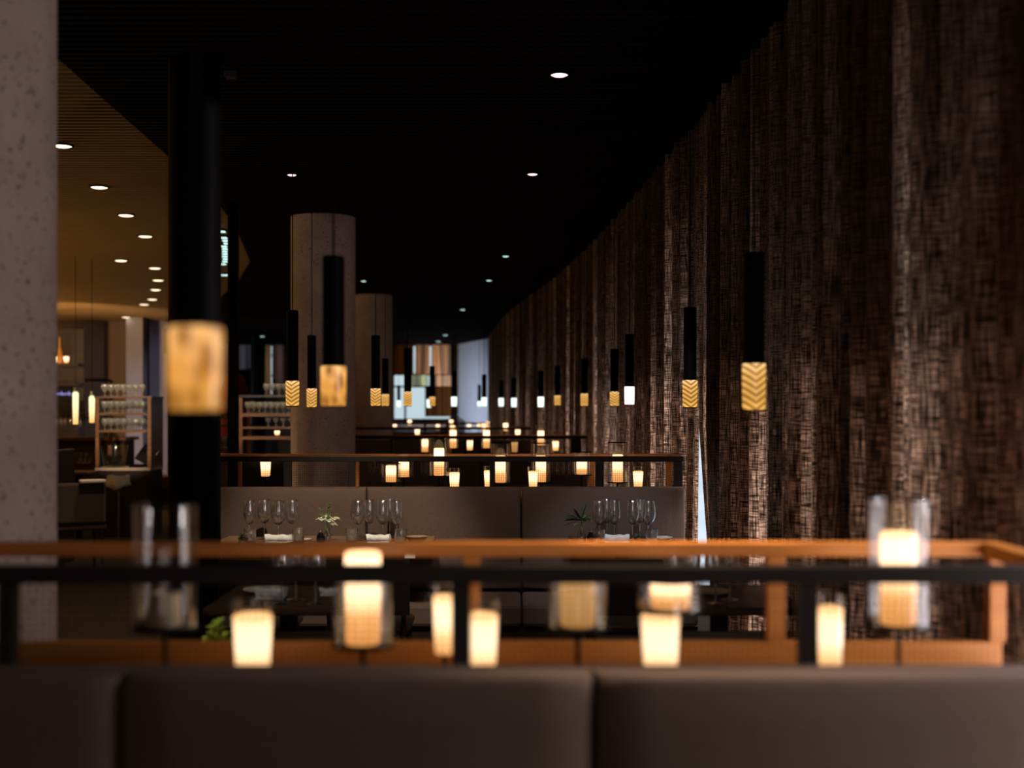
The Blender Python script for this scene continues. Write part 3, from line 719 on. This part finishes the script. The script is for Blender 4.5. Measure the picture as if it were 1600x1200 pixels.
for px, D, k, lab in [(390,7.02,1,'wine glass farthest left on the left table'),(413,7.08,0,'second wine glass from the left, left table'),(435,6.98,0,'third wine glass from the left, left table'),(456.5,7.04,0,'rightmost wine glass on the left table'),
  (559,7.0,0,'leftmost wine glass on the flower table'),(577.5,7.06,1,'second wine glass on the flower table'),(598,7.02,0,'third wine glass on the flower table'),(609,7.14,1,'fourth wine glass on the flower table'),(620,6.96,1,'rightmost wine glass on the flower table'),
  (936.5,6.98,0,'leftmost wine glass on the right table'),(948,7.12,1,'second wine glass from the left, right table'),(960,7.02,1,'third wine glass from the left, right table'),(988.5,7.0,1,'fourth wine glass, right table'),(1000,7.1,1,'fifth wine glass, right table'),(1013,6.98,0,'rightmost wine glass on the right table')]:
    wine(px, D, lab, k)
for px, D, lab in [(391,6.86,'tumbler at the left end of the left table'),(466,6.9,'tumbler at the right end of the left table'),(549.5,6.92,'tumbler left of the wine glasses on the flower table'),(626,6.86,'tumbler at the right end of the flower table'),(936,6.84,'tumbler beside the vase on the right table'),(1018,6.86,'tumbler at the right end of the right table')]:
    tumbler(px, D, lab)
napkin(437, 6.93, .16, 'rolled white napkin between the glasses on the left table')
napkin(591, 6.93, .13, 'rolled white napkin among the glasses on the flower table')
napkin(963, 6.93, .145, 'bluish rolled napkin on the right table')
plate(1034, 7.05, .06, 'side plate beside the tumbler on the right table')
plate(478, 6.96, .03, 'tiny saucer at the right end of the left table')
tag(obj('folded_cloth', MB().box(-.028,.028,-.004,-.0005,-.06,.001).box(-.028,.028,-.004,.06,.0011,.004).mesh('cloth', M['linen']), loc=(wx(640,6.66), 6.6895, ZT), bevel=.002), 'white cloth hanging over the table edge beside the round table', 'napkin')
tag(obj('folded_cloth', MB().box(-.03,.03,-.03,.03,0,.006).mesh('cloth', M['linen']), loc=(wx(917,6.78), 6.78, ZT), bevel=.002), 'white folded cloth in front of the leafy vase', 'napkin')
# near table row
for px, D, lab in [(440,4.75,'blurred wine glass, first of the near left group'),(462,4.85,'blurred wine glass, second of the near left group'),(493,4.75,'blurred wine glass, third of the near left group'),
  (1052,4.75,'blurred wine glass, first of the near right group'),(1078,4.85,'blurred wine glass, second of the near right group'),(1118,4.75,'blurred wine glass, third of the near right group'),(1140,4.85,'blurred wine glass, fourth of the near right group')]:
    wine(px, D, lab, 0, 'blurred wine glasses behind the near rail')
plate(415, 5.05, .09, 'blurred white plate on the near left table')
napkin(422, 4.9, .12, 'blurred napkin on the near left table')
napkin(513, 5.0, .07, 'small crumpled napkin at the right of the near left table', .02)
plate(1110, 5.0, .08, 'blurred plate on the near right table')
for px, lab in [(580,'faint wine glass, first seen through the middle mesh'),(590,'faint wine glass, second seen through the middle mesh'),(600,'faint wine glass, third seen through the middle mesh'),(662,'faint wine glass beside the centre left lantern'),(672,'faint wine glass right of the one beside the lantern'),
                (866,'faint glass, first left of the right mesh panel'),(876,'faint glass, second left of the right mesh panel'),(885,'faint glass, third left of the right mesh panel'),(894,'faint glass, fourth left of the right mesh panel')]:
    tag(obj('wine_glass', WONE, loc=(wx(px,11.95), 11.95, ZT)), lab, 'glass', 'faint glasses behind the middle divider')

# dark chairs drawn up on the camera side of the tables
def side_chair(px, D, label, top=.785):
    t = thing('side_chair', label, 'chair', (wx(px, D), D, 0), 0, 'dark chairs drawn up to the tables')
    obj('seat', MB().box(-.2,.2,-.19,.21,.42,.46).mesh('s', M['chair_dark']), t, bevel=.015)
    b = MB()
    for i in range(9):
        a = -.9+1.8*i/8; x = .205*math.sin(a)/math.sin(.9); yy = -.20-.05*(math.cos(a)-math.cos(.9))
        for z in (.52, top):
            b.v += [(x, yy-.012, z), (x, yy+.012, z)]
    for i in range(8):
        k = 4*i
        b.f += [(k,k+4,k+6,k+2),(k+1,k+3,k+7,k+5),(k+2,k+6,k+7,k+3),(k,k+1,k+5,k+4)]
    b.f += [(0,2,3,1),(32,33,35,34)]
    obj('backrest', b.mesh('back', M['chair_dark'], True), t)
    for sx in (-.18,.18):
        obj('leg', MB().tube([(sx,.18,0),(sx*.95,.17,.419)], [.011,.016], 10).mesh('l', M['wood_dark'], True), t)
        obj('leg', MB().tube([(sx,-.19,0),(sx*.95,-.18,.42),(sx,-.205,.53)], [.011,.016,.012], 10).mesh('l', M['wood_dark'], True), t)
    return t
for px, D, lab in [(400,6.3,'dark chair at the left table before the middle sofa'),(580,6.3,'dark chair at the flower table'),(978,6.3,'dark chair at the right table'),(455,4.35,'dark chair at the near left table of plates'),(1120,4.35,'dark chair at the near right table of glasses')]:
    side_chair(px, D, lab)
# plants
def leaf(b, base, d, L, W, n=5, droop=.25):
    base = Vector(base); d = Vector(d).normalized(); side = d.cross(Vector((0,0,1)))
    if side.length < .1: side = Vector((1,0,0))
    side.normalize(); k = len(b.v)
    for i in range(n+1):
        u = i/n; p = base + d*L*u + Vector((0,0,-droop*L*u*u)); w = W*math.sin(PI*min(.98, .08+.9*u))
        up = Vector((0,0,.25*w))
        for q in (p-side*w+up, p-Vector((0,0,.0008)), p+side*w+up): b.v.append(tuple(q))
        for q in (p+side*w+up+Vector((0,0,.001)), p-side*w+up+Vector((0,0,.001))): b.v.append(tuple(q))
    for i in range(n):
        a = k+5*i; c = a+5
        b.f += [(a,a+1,c+1,c),(a+1,a+2,c+2,c+1),(a+2,a+3,c+3,c+2),(a+3,a+4,c+4,c+3),(a+4,a,c,c+4)]
def vase(t, h=.075, r=.02):
    obj('vase', MB().lathe([(0,0),(r,0),(r*1.05,.004),(r*.95,h*.55),(r*.5,h*.75),(r*.5,h*.96),(r*.62,h),(r*.45,h-.001),(r*.38,h*.76),(r*.8,h*.5),(r*.85,.006),(0,.006)], 28).mesh('vase', M['crystal'], True), t)
t = thing('flower_vase', 'small glass vase with cream flowers and green sprigs on the middle left table', 'vase', (wx(512,6.95), 6.95, ZT))
vase(t)
s = MB(); rp = random.Random(5)
tips = []
for i in range(7):
    a = rp.uniform(0, 6.28); q = (.045*math.cos(a), .03*math.sin(a), rp.uniform(.10,.14)); tips.append(q)
    s.tube([(0,0,.01),(q[0]*.3,q[1]*.3,.06),q], .0012, 6)
s.tube([(0,0,.02),(.0,0,.1),(.006,0,.2)], .001, 6); s.tube([(0,0,.02),(-.02,0,.1),(-.04,0,.18)], .001, 6)
obj('stems', s.mesh('stems', M['leaf'], True), t)
s = MB()
for i in range(14):
    z = .12+.006*i; leaf(s, (.004,0,z), (math.cos(i*2.4), math.sin(i*2.4), .9), .022, .006)
for i in range(10):
    z = .11+.007*i; leaf(s, (-.02-.02*i/10,0,z), (math.cos(i*2.4), math.sin(i*2.4), .8), .022, .007)
obj('sprigs', s.mesh('sprigs', M['leaf'], True), t)
for k, (fx_, fy_, fz_, rr) in enumerate([(-.03,-.01,.125,.034),(.012,-.018,.118,.028),(.04,0,.128,.030),(.03,-.01,.10,.024),(-.008,.01,.14,.026)]):
    s = MB()
    for i in range(13):
        a = i*2.4; e = .15+.75*(i/13)
        leaf(s, (fx_, fy_, fz_-.008), (math.cos(a)*math.cos(e), math.sin(a)*math.cos(e), math.sin(e)), rr*(1.15-.25*i/13), rr*.42, 5, .30)
    obj('blossom', s.mesh('blossom', M['petal'], True), t)
def jar(px, D, label):
    t = thing('glass_jar', label, 'jar', (wx(px,D), D, ZT))
    obj('body', MB().lathe([(0,0),(.020,0),(.024,.01),(.022,.035),(.014,.045),(.014,.052),(0,.052)], 24).mesh('jar', M['screen'], True), t)
    obj('stopper', MB().lathe([(0,.0525),(.01,.0525),(.012,.062),(.006,.07),(0,.07)], 16).mesh('st', M['steel'], True), t)
jar(501, 6.9, 'small dark jar beside the vase of cream flowers')
jar(923.5, 6.92, 'small dark jar beside the dark leafy vase')
t = thing('leafy_vase', 'clear vase with dark spiky leaves on the right table', 'vase', (wx(908.5,6.9), 6.9, ZT))
vase(t, .09, .022)
s = MB(); g = MB(); s2 = MB()
for i, (dx, dz, L) in enumerate([(-1,.55,.11),(-1,.12,.12),(-1,-.12,.10),(-.5,1,.10),(.3,1.2,.11),(.8,.5,.07),(-.7,.8,.09),(.1,1.4,.09)]):
    for q in range(3): leaf(s, (0,0,.12), (dx, rp.uniform(-.5,.5), dz+rp.uniform(-.2,.2)), L*rp.uniform(.8,1), .008, 5, .1)
for i in range(14):
    a = i*2.4; leaf(s2, (.012,-.01,.115), (math.cos(a)+.4, math.sin(a)*.6-.3, .3+.05*i), .05, .006)
leaf(s2, (-.01,-.01,.1), (-1,-.2,-.1), .04, .016)
g.tube([(0,0,.01),(0,0,.12)], .003, 6); g.tube([(.005,0,.01),(.012,-.01,.115)], .002, 6)
obj('dark_leaves', s.mesh('l', M['leaf_dark'], True), t); obj('green_leaves', s2.mesh('l', M['leaf'], True), t); obj('stems', g.mesh('g', M['leaf'], True), t)
def sprig(px, D, label, mat, hh=.09, n=26, spread=.05, L=.035, W=.009, vs=True, ph_=0):
    t = thing('leafy_sprig', label, 'plant', (wx(px,D), D, ZT))
    if vs: vase(t, .06, .018)
    s = MB(); g = MB()
    for k in range(5):
        a = k*1.26+ph_; tip = (spread*math.cos(a), spread*math.sin(a), hh*(1+.35*math.sin(k*2.)))
        g.tube([(0,0,.008),(tip[0]*.4,tip[1]*.4,hh*.6),tip], .0012, 6)
        for i in range(n//5):
            u = .4+.6*i/(n//5); leaf(s, (tip[0]*u*u, tip[1]*u*u, tip[2]*u), (math.cos(i*2.4), math.sin(i*2.4), .5), L, W)
    obj('leaves', s.mesh('l', M[mat], True), t); obj('stems', g.mesh('g', M['leaf'], True), t)
sprig(378, 6.8, 'low green sprig at the left corner of the left table', 'leaf_dark', .05, 20, .02)
sprig(995, 6.78, 'low fern sprig in front of the glasses on the right table', 'leaf_dark', .045, 20, .03)
sprig(333, 3.5, 'lime green leafy plant glowing below the near rail at the left', 'leaf_lime', .11, 60, .03, .028, .011)

# ------------------------------------------------------------------ service cabinets at the back left
GL = MB().lathe([(0,0),(.030,0),(.030,.003),(.006,.008),(.005,.04),(.02,.055),(.038,.085),(.036,.13),(.034,.13),(.035,.085),(.018,.06),(0,.05)], 12).mesh('stored_glass', M['clouded'], True)
def stored(x, y, z, label, grp):
    tag(obj('stored_glass', GL, loc=(x, y, z), rotz=0), label, 'glass', grp)
Dc = 14.0
def cX(p): return wx(p, Dc)
def cZ(p): return wz(p, Dc)
x0, x1 = cX(149), cX(236)
cx = (x0+x1)/2; hw = (x1-x0)/2
t = thing('service_station', 'wooden waiter station with stacked glasses, tub and screen at the left', 'cabinet', (cx, Dc, 0))
zt = cZ(622); zc = cZ(731)
for sx in (-1, 1):
    for sy in (0, .44): obj('side_post', MB().box(sx*(hw-.02)-.02, sx*(hw-.02)+.02, sy, sy+.04, zc, zt).mesh('p', M['wood_cab']), t)
obj('side_panel', MB().box(hw-.05, hw, .041, .439, zc, zt).mesh('p', M['wood_cab']), t)
obj('top_shelf', MB().box(-hw-.01, hw+.01, -.01, .49, zt, zt+.02).mesh('p', M['wood_cab']), t)
for yy in (cZ(645.5), cZ(672.5)): obj('shelf', MB().box(-hw+.041, hw-.051, 0.0, .45, yy-.022, yy).mesh('p', M['wood_cab']), t)
obj('worktop', MB().box(-hw, hw, -.02, .5, zc-.03, zc).mesh('p', M['tan']), t)
obj('base_cabinet', MB().box(-hw+.005, hw-.005, 0, .48, .08, zc-.03).mesh('p', M['wood_dark']), t)
obj('door', MB().box(-hw+.03, -.005, -.012, -.001, .12, zc-.06).mesh('p', M['wood_dark']), t); obj('door', MB().box(.005, hw-.03, -.012, -.001, .12, zc-.06).mesh('p', M['wood_dark']), t)
for row, zz in enumerate((cZ(645.5), cZ(672.5), zt+.021)):
    for k in range(7):
        for j in range(3):
            if row == 2 and j: continue
            stored(cx-hw+.085+k*(2*hw-.2)/6, Dc+.06+j*.13, zz+.0005, ['glass on the upper shelf of the left waiter station','glass on the lower shelf of the left waiter station','glass on the very top of the left waiter station'][row], ['glasses on the upper shelf, left station','glasses on the lower shelf, left station','glasses on top of the left station'][row])
t = thing('clear_tub', 'clear plastic tub of ice on the waiter station worktop', 'tub', (cX(173), Dc+.14, zc))
obj('tub', MB().lathe([(0,0),(.11,0),(.15,.24),(.152,.24),(.148,.24),(.105,.01),(0,.008)], 32).mesh('tub', M['glass_thin'], True), t)
s = MB(); ri = random.Random(2)
for i in range(70):
    a = ri.uniform(0,6.28); r = .09*math.sqrt(ri.random()); z = ri.uniform(.02,.12); q = ri.uniform(.012,.02)
    s.box(r*math.cos(a)-q, r*math.cos(a)+q, r*math.sin(a)-q, r*math.sin(a)+q, z-q+.01, z+q)
o = obj('ice', s.mesh('ice', M['crystal']), t); o['kind'] = 'stuff'
t = thing('till_screen', 'black slanted touch screen on the waiter station worktop', 'screen', (cX(212), Dc+.16, zc), -.35)
obj('foot', MB().box(-.09,.09,-.08,.08,0,.03).mesh('f', M['black']), t, bevel=.005)
o = obj('screen', MB().box(-.10,.10,-.012,.012,0,.20).mesh('s', M['screen']), t, (0.0,.03,.05), bevel=.004); o.rotation_euler = (-.45, .45, 0)
# wine cooler on a stand
t = thing('wine_cooler', 'steel wine bucket draped with a cloth on a tall stand', 'bucket', (wx(185,13.5), 13.5, 0))
zb = wz(768, 13.5)
obj('stand', MB().cyl(0,0,.012,zb,.009,12).lathe([(0,0),(.12,0),(.11,.012),(.02,.03),(0,.03)], 28).mesh('s', M['steel'], True), t)
obj('bucket', MB().lathe([(0,zb),(.07,zb),(.10,zb+.16),(.103,zb+.16),(.098,zb+.16),(.066,zb+.01),(0,zb+.01)], 32).mesh('b', M['steel'], True), t)
s = MB()
n = 24
for i in range(n+1):
    a = -.9 + (PI+1.8)*i/n; 
    for j, (rr, dz) in enumerate([(.096,.162),(.109,.164),(.118+.008*math.sin(a*5),.10),(.13+.012*math.sin(a*6),.02+.05*abs(math.cos(a)))]):
        s.v.append((rr*math.cos(a), -rr*math.sin(a), zb+dz+ .004))
for i in range(n):
    for j in range(3): s.f.append((i*4+j,i*4+4+j,i*4+5+j,i*4+1+j))
o = tag(obj('draped_cloth', s.mesh('cloth', M['linen'], True), loc=(wx(185,13.5), 13.5, 0)), 'cream cloth draped over the wine bucket at the left', 'cloth')
m_ = o.modifiers.new('t','SOLIDIFY'); m_.thickness = .004; m_.offset = 1

# second glass cabinet, behind the slim post
Dg = 14.4
x0, x1 = wx(373, Dg), wx(462, Dg); cx = (x0+x1)/2; hw = (x1-x0)/2
t = thing('glass_cabinet', 'open wooden shelf unit of glasses beside the pitted column', 'cabinet', (cx, Dg, 0))
gz = lambda p: wz(p, Dg)
for sx in (-1, 1):
    for sy in (0, .44): obj('side_post', MB().box(sx*(hw-.02)-.02, sx*(hw-.02)+.02, sy, sy+.04, 0, gz(621)).mesh('p', M['wood_cab']), t)
obj('top_shelf', MB().box(-hw-.02, hw+.02, -.01, .49, gz(621)+.001, gz(617.5)).mesh('p', M['wood_dark']), t)
for yy, th in ((646,.035),(667,.022),(682,.035)): obj('shelf', MB().box(-hw+.041, hw-.041, .0, .47, gz(yy)-th, gz(yy)).mesh('p', M['wood_cab']), t)
obj('base_cabinet', MB().box(-hw+.041, hw-.041, .01, .47, .05, gz(712)).mesh('p', M['wood_dark']), t)
for row, (zz, nk, nj) in enumerate(((gz(646), 8, 3), (gz(667), 4, 1), (gz(617.5)+.001, 5, 1), (gz(682), 3, 1))):
    for k in range(nk):
        for j in range(nj):
            xx = cx-hw+.09+k*(2*hw-.18)/(nk-1) if row != 1 else cx-.0+k*.085
            if row == 2: xx = cx-.02+k*.07
            if row == 3: continue
            stored(xx, Dg+.07+j*.13, zz+.0005, ['glass on the crowded upper shelf of the right cabinet','glass on the middle shelf of the right cabinet','glass on the very top of the right cabinet',''][row], ['glasses on the upper shelf, right cabinet','glasses on the middle shelf, right cabinet','glasses on top of the right cabinet',''][row])
votive(433, Dg+.2, 673, 'small lit votive on the lower shelf of the glass cabinet', r=.03, h=.05, base=gz(682)+.001, cup=False)
# tall narrow glass stack glimpsed between black column and post
t = thing('glass_trolley', 'narrow dark rack of glasses glimpsed between the black column and post', 'rack', (wx(348,15.2), 15.2, 0))
for sx in (-.12, .12): obj('side_panel', MB().box(sx-.01, sx+.01, 0, .35, 0, wz(626,15.2)).mesh('p', M['wood_dark']), t)
for yy in (645, 664, 700): obj('shelf', MB().box(-.109, .109, 0, .35, wz(yy,15.2)-.02, wz(yy,15.2)).mesh('p', M['wood_dark']), t)
for yy in (645, 664, 700):
    for k in range(3): stored(wx(348,15.2)-.07+.07*k, 15.3, wz(yy,15.2)+.0005, 'glass in the narrow rack beside the slim post', 'glasses in the narrow rack')
# dark red shape of unknown kind, modelled to its outline
t = thing('dome_chair', 'dark red rounded shape behind the slim black post', 'chair', (wx(366,20), 20, 0))
obj('shell', MB().lathe([(0,1.0),(.24,1.0),(.27,1.3),(.24,1.72),(.15,1.98),(0,2.06)], 32).mesh('s', M['red'], True), t)
obj('base', MB().cyl(0,0,0,.999,.22,24).mesh('b', M['wood_dark'], True), t)

# ------------------------------------------------------------------ bar region on the left
Db = 16.5
t = thing('bar_counter', 'dark bar counter behind the left waiter station', 'bar', (-6.4, Db, 0))
obj('counter_top', MB().box(-2.2, 1.45, -.1, .5, 1.08, 1.12).mesh('c', M['wood_cab']), t, bevel=.005)
obj('front_panel', MB().box(-2.15, 1.4, 0, .45, 0, 1.079).mesh('c', M['wood_dark']), t)
t = thing('back_bar_shelf', 'dark back bar unit with candles and bottles at the left', 'shelf', (wx(92,22), 22, 0))
obj('back_panel', MB().box(-1., .33, .3, .35, 0, wz(512,22)).mesh('c', M['wood_dark']), t)
obj('cabinet_body', MB().box(-1., .33, 0, .299, 0, 1.15).mesh('c', M['wood_dark']), t)
obj('shelf', MB().box(-1., .33, 0, .299, wz(572,22), wz(568,22)).mesh('c', M['wood_dark']), t)
obj('shelf', MB().box(-1., .33, 0, .299, wz(602,22), wz(599,22)).mesh('c', M['wood_dark']), t)
for px, lab in [(85.5,'candle on the back bar beside the near column'),(103.5,'candle on the back bar right of the amber bottle')]:
    votive(px, 22.1, 557, lab, r=.045, h=.11, base=wz(568,22)+.001, cup=False)
tag(obj('amber_bottle', MB().lathe([(0,0),(.045,0),(.045,.2),(.02,.28),(.016,.46),(0,.46)], 20).mesh('b', M['amber_glass'], True), loc=(wx(93,22.1), 22.1, wz(568,22)+.001)), 'tall amber bottle between two candles on the back bar', 'bottle')
rb = random.Random(11)
for k in range(6):
    tag(obj('bar_bottle', MB().lathe([(0,0),(.035,0),(.035,.16),(.014,.21),(.013,.28),(0,.28)], 16).mesh('b', M['crystal'], True), loc=(wx(84,22)+k*.085, 22.12, 1.151)), 'small clear bottle standing along the back bar', 'bottle', 'bottles on the back bar')
# glowing violet marks on a dark screen
t = thing('wall_screen', 'dark bar screen with a violet squiggle at the far left', 'screen', (wx(95,21), 21, wz(628,21)))
obj('panel', MB().box(-.3,.2,0,.03,0,.26).mesh('p', M['screen']), t, bevel=.01)
s = MB()
for k in range(5): s.tube([(-.12+.06*k,-.006,.11),(-.105+.06*k,-.006,.17-.03*(k%2)),(-.09+.06*k,-.006,.11+.02*(k%2)),(-.075+.06*k,-.006,.14)], .008, 6)
obj('violet_marks', s.mesh('m', M['sign_violet'], True), t)
# framed picture on beige wall
t = thing('picture_frame', 'thin dark picture frame on the beige far wall', 'picture', (wx(150,24.7), 24.7, wz(655,24.7)))
w = .3; h = wz(593,24.7)-wz(655,24.7)
obj('frame', MB().box(-w,w,0,.03,h-.035,h).box(-w,w,0,.03,0,.035).box(-w,-w+.035,0,.03,.0351,h-.0351).box(w-.035,w,0,.03,.0351,h-.0351).mesh('f', M['black']), t)
obj('picture', MB().box(-w+.035,w-.035,.012,.02,.035,h-.035).mesh('f', M['beige']), t)
# partition, table and chair
tag(obj('booth_partition', MB().box(-.03,.03,-3.2,0,0,1.10).mesh('p', M['wood_dark']), loc=(wx(112,12.6), 12.6, 0), bevel=.006), 'dark timber booth partition beside the near column', 'partition')
table('dining_table', wx(96,14.5), wx(147,14.5), 14.3, 14.8, 'dim table with glasses left of the waiter station')
for px, lab in [(122,'faint wine glass, left of three beside the station'),(130,'faint wine glass, middle of three beside the station'),(138,'faint wine glass, right of three beside the station')]:
    tag(obj('wine_glass', WONE, loc=(wx(px,14.5), 14.5, ZT)), lab, 'glass', 'glasses on the dim left table')
t = thing('dining_chair', 'grey upholstered chair with a cloth on its seatback, left', 'chair', (wx(120,11.5), 11.5, 0), .5)
obj('seat', MB().box(-.22,.22,-.22,.22,.42,.48).mesh('s', M['fabric']), t, bevel=.02)
obj('backrest', MB().box(-.21,.21,-.25,-.19,.48,.84).mesh('s', M['chair_cloth']), t, bevel=.02)
for sx in (-.19,.19):
    for sy in (-.19,.19): obj('leg', MB().tube([(sx,sy,0),(sx*.95,sy*.95,.419)], [.012,.018], 10).mesh('l', M['wood_dark'], True), t)
tag(obj('folded_cloth', MB().box(-.1,.12,-.045,.045,0,.03).mesh('c', M['linen']), loc=(wx(126,11.3)+.1, 11.28, .842), rotz=.5, bevel=.01), 'cloth lying over the back of the grey chair', 'cloth')
# banquette glimpsed beyond the station
t = thing('lounge_bench', 'low tan bench glimpsed right of the waiter station', 'bench', (wx(250,19), 19, 0))
obj('seat', MB().box(-.25,.35,-.3,.3,.3,.5).mesh('s', M['wood_cab']), t, bevel=.02); obj('base', MB().box(-.2,.3,-.25,.25,0,.299).mesh('s', M['wood_dark']), t)

# ------------------------------------------------------------------ lights
def area(name, loc, rot, sx, sy, e, col):
    l = bpy.data.lights.new(name, 'AREA'); l.shape = 'RECTANGLE'; l.size = sx; l.size_y = sy; l.energy = e; l.color = col
    o = bpy.data.objects.new(name, l); C.objects.link(o); o.location = loc; o.rotation_euler = rot; return o
# added warm fill behind the camera, just inside the rear window
area('window_daylight', (-.1, -3.9, 1.7), (PI/2, 0, 0), 2.0, 2.2, 17, (1,.56,.40))
# added fill out of view at the right, brightens nearest column and glasses
area('side_window_daylight', (1.27, 2.32, 1.2), (PI/2, 0, PI/2), .9, 1.7, 22, (.98,.82,.82))
# added warm fill aimed up at the oak ceiling (out of view behind the near column)
area('bar_uplight', (-8.5, 9.5, 1.3), (PI, 0, 0), 3, 4, 260, (1,.62,.24))
area('bar_uplight', (-9.8, 17.5, 1.3), (PI, 0, 0), 2, 5, 200, (1,.60,.27))
def aim(name, p, q, e, col, ang, r=.03):
    l = bpy.data.lights.new(name, 'SPOT'); l.energy = e; l.color = col; l.spot_size = math.radians(ang); l.spot_blend = .6; l.shadow_soft_size = r
    o = bpy.data.objects.new(name, l); C.objects.link(o); o.location = p
    o.rotation_euler = (Vector(q)-Vector(p)).to_track_quat('-Z','Y').to_euler()
# spots without visible fittings, for the tables, rail and cabinets, plus added fill
aim('table_spot', (-.75, 4.9, CEIL-.02), (-.95, 6.9, .8), 330, (1,.84,.62), 32)
aim('table_spot', (-.05, 4.9, CEIL-.02), (-.1, 7.3, .9), 75, (1,.86,.76), 50)  # added wide fill evening out the middle sofa
aim('table_spot', (.75, 4.9, CEIL-.02), (.62, 6.9, .8), 150, (.78,.86,1), 22)
aim('rail_spot', (.33, 2.72, CEIL-.02), (.36, 2.72, 1.2), 330, (1,.70,.44), 17)
aim('rail_spot', (.35, 2.74, CEIL-.02), (.35, 2.72, 1.2), 230, (1,.72,.42), 40)
aim('table_spot', (-.6, 3.6, CEIL-.02), (-.75, 5.0, .8), 30, (1,.86,.66), 30)
aim('table_spot', (-.9, 3.5, CEIL-.02), (-.82, 3.5, .8), 60, (1,.9,.6), 26)  # added to brighten the lime plant
aim('cabinet_spot', (-3.7, 8.6, CEIL-.02), (-4.25, 14.1, 1.35), 1500, (1,.82,.6), 13)
aim('cabinet_spot', (-3.0, 10.6, CEIL-.02), (-2.8, 14.5, 1.4), 600, (1,.82,.6), 15)
aim('column_spot', (.1, 8.3, CEIL-.02), (-1.64, 11.15, 1.6), 14, (1,.80,.72), 60)  # added fill for the pitted column, no lamp hangs here
aim('slit_daylight', (.85, 7.75, 1.0), (-1.64, 11.15, 1.3), 26, (.95,.82,.86), 60)  # added lamp beside the curtain slit, brightens the pitted column
aim('column_spot', (-.6, 15.5, CEIL-.02), (-2.0, 18.9, 1.6), 12, (1,.80,.72), 60)  # added fill for the distant column
aim('wall_spot', (-6.9, 18.5, 2.3), (-7.6, 24.8, 1.6), 330, (1,.62,.34), 75)  # added warm fill on the beige rear wall
aim('wall_spot', (-5.5, 21, 1.0), (-6.9, 24.7, 1.1), 60, (.66,.70,1), 60)  # added bluish fill, low on the left room's rear wall
# low hazy sun on the terrace side; an added slab keeps it off the top of the curtain
l = bpy.data.lights.new('sun', 'SUN'); l.energy = 8.0; l.color = (1,.95,.90); l.angle = math.radians(32)
o = bpy.data.objects.new('sun', l); C.objects.link(o)
o.rotation_euler = Vector((-1, .12, -.62)).to_track_quat('-Z','Y').to_euler()

# added bluish spot standing in for window light on the pale end wall
l = bpy.data.lights.new('wall_wash', 'SPOT'); l.energy = 420; l.color = (.66,.76,1); l.spot_size = math.radians(75); l.spot_blend = 1; l.shadow_soft_size = .1
o = bpy.data.objects.new('wall_wash', l); C.objects.link(o); o.location = (-4.0, 30.0, .7); 
d = Vector((-.9, 32., 1.1)) - Vector(o.location); o.rotation_euler = d.to_track_quat('-Z','Y').to_euler()

# world: hazy late daylight, brightest at the horizon
w = bpy.data.worlds.new('world'); bpy.context.scene.world = w; w.use_nodes = True
nt = w.node_tree; nt.nodes.clear()
out = nt.nodes.new('ShaderNodeOutputWorld'); bg = nt.nodes.new('ShaderNodeBackground')
tc = nt.nodes.new('ShaderNodeTexCoord'); sp = nt.nodes.new('ShaderNodeSeparateXYZ'); nt.links.new(tc.outputs['Generated'], sp.inputs[0])
c = ramp(nt, sp.outputs['Z'], [(0,(.62,.78,.85)),(.12,(.72,.88,.92)),(.5,(.18,.26,.36)),(1,(.08,.12,.2))])
nt.links.new(c, bg.inputs[0]); bg.inputs[1].default_value = 1.0
nt.links.new(bg.outputs[0], out.inputs[0])

# ------------------------------------------------------------------ camera
cam = bpy.data.cameras.new('camera'); co = bpy.data.objects.new('camera', cam); C.objects.link(co)
co.location = (0, 0, EYE); co.rotation_euler = (PI/2, 0, 0)
cam.sensor_width = 36; cam.lens = 36*F/1600; cam.shift_y = (HY-600)/1600
cam.clip_start = .05; cam.clip_end = 500
cam.dof.use_dof = True; cam.dof.focus_distance = 7.2; cam.dof.aperture_fstop = 45/1000/.026
sc = bpy.context.scene; sc.camera = co
sc.view_settings.view_transform = 'Standard'; sc.view_settings.look = 'None'; sc.view_settings.exposure = 0; sc.view_settings.gamma = 1
sc.cycles.max_bounces = 10; sc.cycles.transparent_max_bounces = 24; sc.cycles.sample_clamp_indirect = 3
sc.cycles.caustics_refractive = False; sc.cycles.caustics_reflective = False
